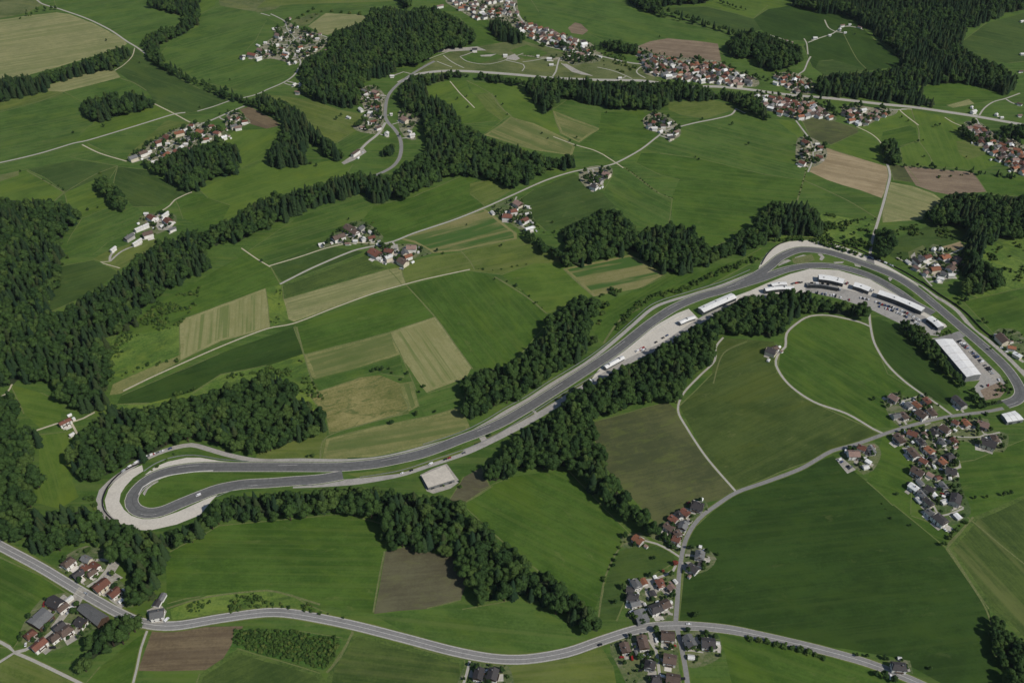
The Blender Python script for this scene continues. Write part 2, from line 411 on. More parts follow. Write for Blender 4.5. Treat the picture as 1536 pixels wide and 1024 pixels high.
# ------------------------------------------------------------------ woods: outline as it shows in the photo (crowns included) | share of spruces | description
WOODS = '''
top of the big stubble field|0.60|0,118 12,113 20,118 30,113 45,112 46,117 62,110 75,108 110,95 140,86 165,78 180,71 192,70 194,85 180,95 170,104 150,107 120,113 90,122 75,127 70,136 40,144 0,153 -60,165 -60,125
winding strip at the upper left|0.40|222,4 232,-30 300,-30 299,20 298,35 285,45 260,58 240,68 236,75 243,85 246,95 262,103 280,115 292,123 310,130 330,135 350,140 372,148 390,150 384,163 372,158 340,148 320,140 300,130 280,122 262,112 248,106 235,98 226,90 214,74 213,62 220,53 240,45 262,40 272,33 275,25 262,20 240,14 225,11
island grove in the upper left meadows|0.48|123,155 128,150 150,145 172,139 180,147 192,137 212,142 230,152 231,158 215,166 195,170 170,177 150,182 135,181 124,165
grove below the street village|0.52|208,243 215,238 225,248 262,228 290,218 315,213 335,209 350,218 358,225 360,240 358,256 350,264 330,264 312,273 298,285 285,288 268,282 255,275 240,262 225,254 215,250
steep strip left of the valley|0.60|384,140 400,143 420,150 440,158 460,172 462,180 480,195 482,205 500,215 510,225 520,238 508,242 490,236 482,222 465,212 458,232 462,246 440,250 420,253 405,248 398,240 408,222 420,205 425,190 424,182 405,172 388,164
big wood above the valley village|0.44|555,17 575,10 590,12 610,17 635,10 655,12 670,22 690,30 708,42 715,55 714,65 700,70 690,72 670,76 655,82 648,88 637,94 625,100 610,98 600,100 588,110 575,116 560,116 550,120 545,128 538,138 541,150 535,160 520,162 505,158 490,155 470,148 455,140 450,130 454,120 450,108 452,95 458,85 470,80 490,78 497,72 490,65 492,55 505,45 525,38 545,32 555,25
small strip at the top edge|0.48|592,-20 610,-20 618,11 610,14 602,9
dark grove below the top village|0.64|735,30 745,27 755,32 770,40 785,50 790,58 787,63 770,65 755,62 745,57 735,45
tree row under the top village street|0.24|800,60 815,63 845,62 858,65 860,72 840,72 815,70
tree row left of the brown field|0.40|896,65 905,62 913,60 925,60 935,65 945,65 955,66 958,75 958,83 940,80 915,76 900,72 897,70
long wood right of the valley road|0.44|606,121 620,115 650,112 670,107 690,107 705,110 700,116 680,118 660,121 640,127 633,133 642,145 652,145 668,152 680,160 688,178 695,190 715,195 730,205 750,215 770,218 790,225 800,228 820,235 840,237 855,232 861,232 862,250 850,255 835,253 815,262 800,270 785,277 775,282 768,286 755,278 745,272 730,268 715,266 700,262 690,264 668,268 650,275 635,282 620,290 610,300 602,300 590,293 575,303 562,303 545,292 525,293 510,300 490,305 470,310 440,325 420,335 400,343 385,350 370,360 358,368 345,362 330,365 318,372 308,362 306,350 320,335 345,330 358,320 375,305 400,295 425,290 450,282 470,280 490,272 510,262 525,260 540,258 555,262 575,262 590,262 600,252 614,244 626,236 638,225 640,200 634,180 622,168 606,164 601,158 598,138
belt below the distant road|0.52|790,122 800,118 820,118 860,119 900,122 950,124 1000,122 1040,125 1070,135 1078,140 1076,148 1060,150 1030,150 1005,152 1000,160 985,163 965,165 940,163 920,163 900,158 880,155 868,150 850,148 840,150 832,158 828,168 815,168 810,160 800,150 788,135
thin row beside the distant road|0.32|716,115 722,110 740,113 765,117 790,122 786,130 760,126 740,124 720,120
belt left of the upper right village|0.56|1078,136 1100,138 1125,145 1140,150 1150,160 1152,172 1155,180 1140,176 1120,168 1105,158 1090,150 1075,148
round wood right of the brown field|0.40|1088,68 1100,55 1112,45 1130,48 1145,48 1160,55 1180,62 1200,72 1205,85 1203,95 1190,100 1175,107 1160,107 1150,105 1135,98 1130,85 1112,88 1096,85
thin strip along the top edge|0.48|930,-30 1072,-30 1060,4 1000,8 985,10 990,17 1010,24 1040,30 1060,38 1085,47 1110,52 1105,56 1080,48 1060,42 1040,36 1020,31 990,24 970,17 950,8
great forest at the top right|0.56|1175,-30 1580,-30 1560,10 1510,18 1500,25 1480,32 1460,40 1445,47 1450,55 1440,65 1455,78 1470,88 1490,93 1510,105 1525,115 1528,125 1515,140 1505,142 1495,135 1470,130 1445,124 1425,124 1400,126 1370,130 1365,133 1380,140 1395,148 1405,152 1408,160 1395,160 1370,155 1350,158 1330,152 1300,148 1270,146 1240,143 1225,140 1222,130 1230,115 1235,112 1260,110 1290,108 1330,103 1360,95 1350,85 1335,72 1320,60 1305,45 1290,35 1275,27 1255,20 1245,20 1225,18 1205,12 1190,8
wood at the right edge|0.48|1382,325 1400,312 1418,295 1430,288 1460,290 1500,293 1580,296 1580,355 1510,358 1490,365 1480,372 1472,378 1478,390 1490,400 1505,410 1508,425 1490,435 1470,442 1450,446 1443,440 1448,425 1445,405 1440,380 1448,365 1450,350 1440,340 1420,338 1405,342 1395,335
wood north of the circuit bend|0.44|840,345 855,337 875,330 890,318 905,315 925,313 940,325 950,340 962,348 975,342 990,338 1010,335 1025,340 1040,345 1050,358 1055,365 1062,370 1080,368 1100,358 1115,345 1130,335 1145,320 1150,308 1165,302 1185,304 1205,303 1220,310 1230,322 1238,335 1240,345 1230,352 1200,352 1170,355 1155,360 1140,372 1125,378 1110,382 1090,390 1070,397 1050,400 1040,408 1015,412 1000,412 985,402 970,395 955,383 944,378 930,383 910,388 890,395 870,400 840,400 832,390 838,378 850,372 850,362 842,355
wood above the middle of the straight|0.28|692,580 700,565 715,555 735,550 760,548 780,535 798,515 815,500 820,480 835,465 850,455 862,448 880,445 893,447 905,450 905,460 888,478 880,490 890,500 895,515 880,525 865,545 840,560 820,572 800,585 775,600 750,612 720,625 700,630 692,615 700,600
long wood below the straight|0.32|760,665 790,640 810,632 840,612 855,592 890,572 920,557 945,547 975,532 1000,512 1030,497 1060,481 1075,471 1100,457 1120,447 1150,441 1180,437 1210,441 1240,451 1270,456 1300,460 1310,466 1308,478 1280,480 1255,475 1225,470 1200,470 1180,485 1175,500 1160,510 1140,505 1110,502 1085,505 1072,520 1070,540 1055,560 1040,570 1022,585 1020,600 1005,608 990,600 960,610 930,620 905,628 888,632 895,655 905,680 915,705 930,725 940,745 960,760 980,780 1000,800 1010,812 1000,815 985,812 965,800 950,790 930,775 905,758 890,742 870,725 855,708 840,705 820,708 800,705 780,708 765,715 740,727 725,722 728,700 745,685
long wood from the hairpin down to the road|0.40|248,800 265,792 285,784 300,772 320,757 345,747 370,737 400,740 430,739 455,737 485,740 500,732 530,730 560,732 600,738 640,742 665,745 690,755 705,770 720,785 740,800 765,820 785,840 810,855 835,868 850,885 870,900 895,920 908,940 905,952 890,955 875,945 850,930 820,912 800,900 780,895 750,900 725,910 710,900 712,885 695,868 680,850 695,840 680,830 665,832 640,830 605,825 580,825 570,810 575,795 560,780 530,772 505,770 480,775 450,777 420,780 390,782 360,780 330,788 310,800 290,810 265,822 250,825 245,850 240,870 235,890 220,910 205,918 190,905 188,890 200,870 195,850 170,840 165,822 155,815 140,812 120,812 95,818 90,830 75,835 50,828 40,815 20,810 0,805 -60,790 -60,640 0,645 20,642 40,640 58,645 62,660 55,680 50,700 52,715 60,730 48,740 45,755 52,765 75,768 90,760 110,762 130,757 150,767 165,778 185,788 205,797 228,797
great forest at the left edge|0.44|-60,300 0,300 30,302 60,300 95,305 115,315 122,325 118,335 100,345 102,358 88,358 85,365 96,378 97,385 88,392 92,405 92,422 85,435 77,445 75,460 80,470 95,465 110,452 125,443 150,430 165,420 180,408 200,390 205,382 225,372 240,362 262,358 280,345 300,348 310,360 305,372 312,388 318,400 310,408 290,415 270,428 255,435 245,445 225,458 210,470 205,488 185,498 160,505 150,512 165,525 172,545 170,560 165,580 160,600 165,615 150,612 140,618 130,625 112,612 108,605 95,605 85,600 80,590 85,580 70,572 60,575 45,578 35,572 30,560 10,580 -60,590
small wood left of the farmhouse|0.32|-60,595 0,595 10,588 20,600 30,610 32,625 35,640 20,645 -60,645
wood inside the hairpin bend's upper side|0.32|165,605 180,610 200,612 225,612 240,608 265,600 290,595 320,585 345,580 370,570 390,562 410,560 430,570 440,575 445,590 460,600 470,612 488,615 495,628 492,640 480,650 460,660 440,668 420,675 400,680 370,680 340,676 310,668 290,662 275,665 255,672 235,683 215,690 195,700 175,712 150,722 130,722 115,715 105,700 102,685 108,670 115,655 128,640 145,630
grove by the barns at the lower left|0.20|110,1000 112,985 125,970 138,955 150,940 165,930 180,925 195,928 205,940 205,955 195,965 180,975 165,980 150,990 135,1000 120,1010
grove at the lower right corner|0.12|1480,928 1490,922 1505,930 1515,945 1530,955 1580,970 1580,1060 1515,1060 1505,1000 1495,985 1490,965 1482,945
tree belt behind the white hall|0.20|1345,490 1355,482 1370,485 1385,490 1393,500 1400,510 1410,525 1425,545 1440,560 1447,575 1440,583 1430,575 1410,555 1395,540 1382,522 1365,510
trees on the track's last corner|0.16|1448,588 1460,580 1470,592 1478,604 1495,600 1512,588 1522,583 1516,600 1495,609 1475,613 1460,608
short copse above the walled farm|0.24|140,272 150,268 165,275 178,287 190,300 195,312 185,318 172,312 165,300 152,290 142,280
clump above the ploughed fields|0.40|1320,215 1330,212 1340,210 1350,225 1355,242 1345,248 1330,248 1325,235
copse left of the right edge village|0.32|1433,195 1445,188 1460,197 1475,203 1482,213 1465,213 1450,208
copse at the right edge by the distant road|0.40|1498,190 1580,186 1580,210 1515,207 1500,198
clump between the upper right villages|0.40|1232,150 1242,147 1250,158 1263,175 1256,178 1245,170
trees where the lane meets the circuit|0.24|1310,352 1318,344 1332,340 1343,350 1344,366 1338,382 1322,390 1315,372
hedge trees beside the middle hamlet|0.24|770,330 785,345 800,352 815,362 832,372 842,385 836,390 815,378 800,365 785,352
clump by the valley road loop|0.32|568,232 575,222 590,215 594,222 590,230 578,236
'''
# ------------------------------------------------------------------ name | surface | width in metres | centreline in photo pixels
ROADS = '''
dirt_path|dry|1.8|97,289 65,270 40,256
dirt_path|dry|1.8|176,249 142,262 97,289 80,303
dirt_path|dry|1.6|445,490 457,535 470,575 485,600
dirt_path|dry|1.6|609,427 655,478 685,520 709,553
dirt_path|dry|2.0|742,415 790,445 820,470
dirt_path|dry|1.8|1320,330 1270,300 1205,270
dirt_path|dry|1.8|1196,302 1205,270 1210,250
dirt_path|dry|1.6|1420,820 1480,915 1495,985
dirt_path|dry|1.6|560,918 568,870 577,826
dirt_path|dry|1.8|935,250 985,288 1008,298
dirt_path|dry|2.0|250,912 310,895 400,885 430,891 480,906
dirt_path|dry|2.2|530,945 510,985 490,1008
dirt_path|dry|1.6|946,800 922,833 906,872 898,925
dirt_path|dry|1.6|1070,575 1085,530 1120,512
dirt_path|dry|2.0|845,403 868,425 888,442
dirt_path|dry|2.5|905,515 930,480 960,462
dirt_path|dry|1.8|0,168 60,152 95,138
dirt_path|dry|1.8|181,118 200,124 220,136
dirt_path|dry|1.6|690,375 705,392 712,405
dirt_path|dry|1.8|700,121 735,140 750,160 780,185
dirt_path|dry|1.8|1367,164 1372,180 1378,195 1379,213
dirt_path|dry|1.6|1379,213 1395,235 1400,250
dirt_path|dry|1.6|830,168 835,185 842,200
dirt_path|dry|2.0|1460,775 1442,795 1420,818
dirt_path|dry|1.6|600,590 612,613 560,632 490,655 480,690
dirt_path|dry|1.6|1265,50 1285,88 1300,104
farm_track|track|2.0|185,586 235,562 330,520 400,493 440,485 500,462 560,440 605,427 640,418 705,404
farm_track|track|2.0|403,399 450,385 490,372 530,364 566,366
farm_track|track|1.7|362,372 385,388 405,400
farm_track|track|2.3|300,188 286,184 262,171 232,156
farm_track|track|2.3|123,217 150,230 190,242
farm_track|track|1.9|202,72 198,85 185,98 172,106
farm_track|track|2.3|240,318 255,308 262,300 280,291 288,288
dirt_path|dry|1.4|1451,775 1475,795 1505,820 1580,880
farm_track|track|2.0|-30,600 0,595 10,590 18,576
farm_track|track|2.2|55,645 70,640 85,635 105,633 125,627 142,618
farm_track|track|2.2|107,634 112,643 117,653
farm_track|track|2.3|1378,188 1350,165 1368,164
farm_track|track|2.0|1285,190 1300,197 1310,203 1318,210 1323,217
farm_track|track|1.9|1417,176 1430,184 1445,190
farm_track|track|1.9|675,122 690,140 700,150 712,162
farm_track|track|1.7|165,392 150,393 180,402
farm_track|track|2.0|905,232 890,225 862,217 830,205
farm_track|track|2.0|905,232 925,245 935,252
lane|lane|2.4|1105,738 1060,686 1030,641 1017,615 1025,590 1050,563 1072,541 1074,520 1085,506
lane|lane|2.8|1325,650 1310,643 1270,620 1220,602 1182,575 1164,547 1168,530 1178,520 1180,500 1195,485 1215,474 1245,473 1290,483 1306,490
lane|lane|2.7|1304,470 1306,490 1312,515 1330,545 1355,570 1385,592 1405,605 1428,622
lane|lane|3.1|420,426 470,401 530,376 560,369 590,362 620,350 680,330 730,310 770,292 820,270 862,257 905,250 925,244 960,225 985,206 1000,196 1040,185 1075,178 1097,172 1104,163
lane|lane|1.8|1104,163 1118,170
lane|lane|3.5|-30,248 0,244 60,230 110,215 130,211 200,190 262,171 278,169
lane|lane|2.8|296,167 320,160 345,151
lane|lane|3.8|198,244 216,238 240,228 270,210 290,195 300,187 318,180 350,166 367,159
lane|lane|3.4|40,-20 60,4 90,14 130,28 165,45 190,62 205,71 220,82
lane|lane|2.8|391,20 405,24
lane|lane|2.8|406,21 427,32 430,42 436,50 443,58
lane|lane|3.5|430,72 443,58 454,54
lane|lane|3.1|446,85 451,93 448,102 440,114 425,124 402,134 384,142 360,148
lane|lane|2.5|466,69 480,63 492,57
lane|lane|5|515,244 535,230 550,215 568,200 578,184
lane|lane|1.8|640,90 655,84 675,77
lane|lane|2.1|655,92 665,96 678,101
lane|lane|2.1|665,83 675,91 685,97 696,102
lane|lane|1.8|690,85 700,92 720,96 735,96 756,91 785,80
lane|lane|2.2|757,90 775,94 785,97 787,101 783,107
lane|lane|2.1|784,93 800,91 820,87
lane|lane|3.1|839,88 836,98 834,107 829,115
lane|lane|2.1|842,95 855,104 870,109 888,114
lane|lane|2.1|896,101 915,105 930,110 948,118
lane|lane|2.5|968,117 957,111 955,106 962,100
lane|lane|2.4|620,112 605,108 600,110
lane|lane|2.8|1186,141 1194,126 1198,112 1206,106 1212,92 1216,85
lane|lane|2.1|1212,82 1210,65 1206,58
lane|lane|2.4|1212,64 1230,57 1250,50 1262,40
lane|lane|2.1|1150,51 1165,56 1178,60 1190,63
lane|lane|2.1|1237,30 1243,42 1254,48
lane|lane|2.8|1194,181 1203,193 1214,208 1219,220 1219,240 1212,258
lane|lane|3.8|1331,246 1335,262 1331,282 1325,305 1316,335 1309,358 1305,380
lane|lane|2.8|1268,179 1300,170 1340,165 1360,164
lane|lane|2.9|1463,175 1470,188 1485,205 1495,222 1508,238 1520,247 1535,260 1560,290
lane|lane|2.5|1468,175 1476,163 1490,153 1508,148 1530,140
lane|lane|3.4|125,893 100,920 80,945 60,962 38,974 22,978
lane|lane|2.8|-20,998 0,992 22,978 0,962 -20,955
lane|lane|2.8|22,978 50,990 100,1014 140,1034
lane|lane|3.2|127,882 148,869 160,855 168,840
lane|lane|2.1|222,942 212,970 205,1003 198,1030
lane|lane|2.2|1020,835 1005,825 985,815 966,810
lane|lane|2.5|1014,847 1010,855 1000,861 970,872
lane|lane|2.9|975,960 984,975 988,1000 992,1034
lane|lane|2.4|690,1040 700,1010 706,985
lane|lane|2.2|1345,386 1362,395 1376,403 1386,416 1398,429
lane|lane|2.5|1381,402 1400,392 1425,381 1453,368
lane|lane|2.2|1344,603 1365,598 1388,591
lane|lane|2.1|1375,723 1388,740 1400,757 1412,773 1445,762
lane|lane|2.1|1388,660 1378,665 1395,700
lane|lane|2.1|1408,653 1440,655 1470,655 1480,650
lane|lane|2.1|1472,645 1478,652 1500,648
lane|lane|1.8|1020,975 1035,975 1055,978
lane|lane|2.2|775,295 768,310 758,325
lane|lane|2.8|588,362 595,372 597,382 590,392
country_road|road|4.4|1013,940 1016,900 1020,850 1029,808 1048,778 1075,757 1105,738 1150,722 1200,703 1230,686 1248,676 1290,664 1328,650 1370,637 1420,625 1480,617 1505,612
country_road|road|4.4|1014,936 1021,965 1028,1000 1033,1040
perimeter_path|conc2|6|1366,421 1384,431 1402,444 1418,453 1437,467 1460,494 1482,510 1501,526 1518,542 1545,570
lane|lane|3|1437,690 1440,700 1425,705
perimeter_path|conc2|4|1528,552 1545,562
valley_road|road|6.0|555,266 575,258 590,249 599,237 602,220 599,205 591,193 583,185 578,176 578,165 580,150 586,138 600,124 620,110 640,98 652,92
village_road|lane|4.2|762,-20 768,3 776,20 790,38 810,47 830,54 850,64 880,78 908,86 950,95 990,97 1030,103
village_road|lane|2.8|800,57 812,66 830,72 856,76
'''
MAIN = '-40,795 0,818 60,850 120,886 175,917 215,934 262,938 330,927 400,918 440,920 520,935 600,955 680,976 740,987 790,988 850,978 900,961 950,945 985,939 1030,938 1090,943 1150,955 1220,971 1290,990 1340,1008 1400,1034 1480,1075 1560,1125'
FAR = '598,124 625,112 660,107 700,107 760,111 830,117 900,120 960,121 1000,126 1040,130 1075,130 1120,134 1180,142 1250,148 1320,156 1370,161 1420,168 1460,174 1500,181 1580,195'
# the circuit
T_MAIN = '1508,606 1524,600 1531,590 1526,575 1510,552 1480,523 1440,489 1400,455 1370,431 1340,413 1300,397 1250,380 1222,375 1197,375 1172,385 1151,402 1130,415 1092,433 1050,445 1012,461 975,485 940,513 916,531 872,560 822,592 795,609 757,631 724,646 692,658 636,679 580,692 555,696 505,700 430,700 330,700 290,701 252,707 224,718 205,734 197,749 202,762 220,769 243,766 267,756 299,743 327,733 365,726 402,724 440,721 480,718 514,712'
T_LOOP = '1092,433 1138,419 1180,404 1220,398 1262,401 1305,414 1345,436 1372,455 1400,470'
SERVICE_N = '1131,409 1085,427 1060,435 1037,442 994,455 975,465 944,492 910,521 877,546 826,577 791,600 760,617 727,637 692,654 636,671 580,685 540,690 500,691 450,690 400,691 370,688 335,680 305,671 287,667 262,671 235,680 208,693 185,708 165,723 153,735 149,748 151,762 160,774 172,784'
SERVICE_S = '440,727 470,726 505,724 540,721 600,710 650,694 700,677 735,661 765,646 800,627 832,608 860,590 900,567 925,551 960,533 1000,514 1050,481 1090,461 1130,447 1160,440'
AREAS = '''
run_off|conc|213,697 196,704 180,714 170,724 163,733 157,750 160,765 168,775 182,786 200,794 225,795 265,786 300,772 318,750 328,740 318,743 300,752 267,767 240,776 214,778 197,773 186,764 179,752 181,740 188,729 200,716 215,706
run_off|conc|217,712 232,700 252,692 280,686 300,686 330,691 378,694 335,697 285,698 250,703 228,710
run_off|conc|1136,407 1141,394 1150,380 1164,368 1184,362 1215,360 1250,365 1290,379 1330,398 1366,419 1378,428 1372,434 1340,414 1300,399 1250,383 1215,377 1184,379 1168,388 1152,400
apron|conc|898,554 912,541 930,526 945,515 966,499 990,484 1015,470 1033,463 1044,474 1051,482 1020,500 985,518 950,538 925,552 905,564 880,578
apron|conc|1098,446 1125,436 1150,425 1185,411 1215,403 1257,405 1305,419 1345,442 1375,462 1400,476 1418,486 1424,494 1412,500 1385,490 1340,470 1295,453 1250,442 1215,436 1200,446 1160,446 1120,452 1090,468 1060,486
car_park|asph2|1208,427 1230,426 1270,434 1310,444 1355,459 1390,476 1416,495 1408,504 1390,502 1365,492 1335,478 1300,461 1255,447 1208,437
car_park|asph2|1398,507 1440,503 1452,515 1480,543 1500,562 1513,583 1500,592 1478,600 1458,585 1470,570 1450,572
car_park|conc2|1434,508 1448,514 1480,545 1502,565 1490,570 1470,556 1450,532
service_yard|conc2|630,712 650,702 670,695 690,722 676,732 650,740 640,736
service_yard|lanec|1253,688 1262,685 1284,704 1271,710
service_yard|lanec|118,880 132,884 120,905 98,924 80,948 76,940 92,918
service_yard|lanec|220,915 240,905 250,916 244,934 226,934
service_yard|lanec|152,870 170,840 180,845 172,858 185,866 170,872 176,890 190,905 182,912 165,900
service_yard|lanec|1022,843 1035,842 1048,850 1040,856 1024,852
service_yard|lanec|965,868 980,867 990,880 985,890 972,900 968,890
service_yard|lanec|970,940 982,950 988,968 976,965
service_yard|lanec|228,330 244,325 262,335 255,345 238,345
service_yard|lanec|578,372 596,366 600,380 590,394 580,392
service_yard|lanec|640,80 660,74 716,70 730,76 700,76
dirt_yard|dirtp|1470,585 1500,572 1512,582 1500,596 1478,600
service_yard|lanec|512,244 524,237 536,228 546,223 550,228 532,240 516,247
gravel_heap|conc2|1192,386 1205,382 1215,384 1210,391 1200,394 1195,390
gravel_patch|conc2|1366,384 1372,378 1374,386 1368,390
gravel_patch|lanec|720,83 745,81 736,85 722,85
gravel_patch|lanec|760,85 772,81 780,88 774,91 760,89
gravel_patch|lanec|842,96 858,108 872,112 890,114 868,106 850,96
link_road|road|1360,468 1372,460 1380,470 1368,476
link_road|road|1400,508 1420,502 1440,496 1448,504 1436,510 1402,512
gravel_patch|conc2|1226,381 1232,380 1237,386 1233,391 1229,389 1231,385
gravel_patch|conc2|1166,394 1182,389 1187,391 1168,399
gravel_patch|conc2|1250,393 1266,392 1264,395 1252,395
gravel_patch|conc2|1281,395 1285,392 1291,396 1291,401 1283,399
gravel_patch|conc2|1332,417 1336,414 1339,418 1335,422
gravel_patch|conc2|217,743 222,733 229,727 238,722 236,720 226,725 219,731 214,740
gravel_patch|dry|1188,388 1218,381 1222,390 1205,396 1190,395
link_road|conc2|716,652 724,649 731,659 722,662
link_road|conc2|798,616 801,614 806,619 803,621
link_road|road|1296,398 1302,384 1306,378 1310,385 1312,396
'''
VERGES = '''
grass_verge|MD|22|520,697 600,693 680,676 740,652
grass_verge|GS|11|690,667 730,652 765,637 800,617 832,599 862,579 890,560
grass_verge|M1|9|330,709 430,708 560,706 640,694 712,668
'''
INFIELDS = '''
infield|M2|208,748 216,733 232,722 262,713 330,707 420,710 480,710 440,715 380,718 330,726 290,741 255,755 225,762 212,757
infield|M1|1150,410 1160,401 1172,390 1190,383 1212,381 1250,387 1285,397 1290,406 1262,397 1220,393 1180,399
infield|MD|1290,397 1315,409 1340,421 1328,426 1305,412 1286,404
infield|MD|1333,422 1350,430 1372,443 1365,446 1345,434
infield|M2|1412,494 1422,489 1438,500 1420,505 1410,500
infield|LM|520,710 600,703 700,672 690,680 600,710 540,717
'''
VILLAGES = '''
village_ground|382,85 395,66 410,55 412,42 425,40 430,30 440,38 450,44 470,48 490,58 485,72 465,85 455,90 440,97 425,92 405,88 390,90
village_ground|196,242 205,230 235,208 260,195 290,185 310,184 335,195 344,204 335,210 300,215 285,228 262,240 245,245 215,240
village_ground|340,172 352,166 376,182 365,190 345,195 338,188
village_ground|210,325 240,318 262,322 265,332 255,342 232,352 212,345
village_ground|478,368 500,352 520,335 545,332 575,355 560,368 530,366 500,370 484,372
village_ground|550,376 575,364 600,366 625,366 648,380 625,386 610,398 590,396 560,386
village_ground|735,312 760,300 775,296 785,305 800,325 802,342 785,346 765,335 742,322
village_ground|868,262 885,250 915,250 918,262 905,272 895,284 878,280
village_ground|538,135 560,128 578,145 576,180 572,200 540,198 530,190 550,175 545,160
village_ground|600,165 620,166 630,178 618,195 625,210 610,208 598,190
village_ground|668,0 700,-30 765,-30 780,25 805,40 835,50 885,64 890,80 835,72 808,63 788,54 773,42 750,34 735,30 715,30 690,16
village_ground|850,92 860,80 890,76 905,85 880,95 860,98
village_ground|956,70 980,80 1000,84 1040,88 1078,92 1095,102 1135,118 1134,130 1090,128 1050,124 1018,120 990,116 970,112 962,100 956,85
village_ground|1126,138 1150,142 1195,146 1220,150 1240,165 1256,178 1244,182 1220,174 1197,180 1178,174 1158,166 1140,156
village_ground|1160,112 1186,108 1216,120 1222,138 1210,142 1190,140 1168,124
village_ground|1262,162 1285,158 1312,162 1345,163 1342,172 1320,178 1295,190 1275,184
village_ground|1446,184 1470,184 1492,200 1512,205 1545,225 1560,275 1530,262 1505,245 1485,230 1470,215
village_ground|1196,208 1212,205 1236,218 1240,236 1222,250 1196,248
village_ground|965,178 985,168 1010,180 1022,200 1008,210 990,200 970,194
village_ground|1358,392 1385,380 1400,366 1418,372 1440,380 1444,395 1436,412 1415,424 1395,412 1375,404
village_ground|1325,598 1345,588 1365,598 1388,590 1412,612 1395,620 1370,630 1350,640 1335,625
village_ground|1342,652 1400,634 1440,628 1482,628 1485,645 1512,650 1505,678 1470,672 1440,660 1436,700 1442,730 1456,770 1420,790 1395,780 1372,730 1366,705 1370,680 1352,664
village_ground|1262,680 1285,668 1312,664 1322,680 1310,705 1295,712 1280,700
village_ground|1490,505 1500,492 1530,498 1545,540 1515,525
village_ground|968,800 1000,778 1030,758 1052,745 1064,768 1040,785 1024,810 1018,830 1000,818 980,808
village_ground|1022,822 1055,820 1075,838 1060,856 1040,862 1022,858
village_ground|930,805 960,798 975,810 960,818 935,822
village_ground|935,878 965,865 1010,858 1014,900 1010,932 960,938 940,925 945,905
village_ground|915,965 960,948 1012,942 1018,1000 1022,1050 960,1050 925,995
village_ground|1022,950 1072,945 1080,985 1030,1000
village_ground|85,850 100,832 130,818 170,830 160,850 190,880 200,910 170,905 150,885 110,870
village_ground|30,960 35,935 60,900 85,890 128,890 165,925 140,945 105,965 60,980
village_ground|700,995 760,995 765,1050 690,1050
village_ground|1330,990 1365,990 1370,1010 1345,1010
village_ground|775,82 840,86 850,75 890,80 900,92 870,95
'''
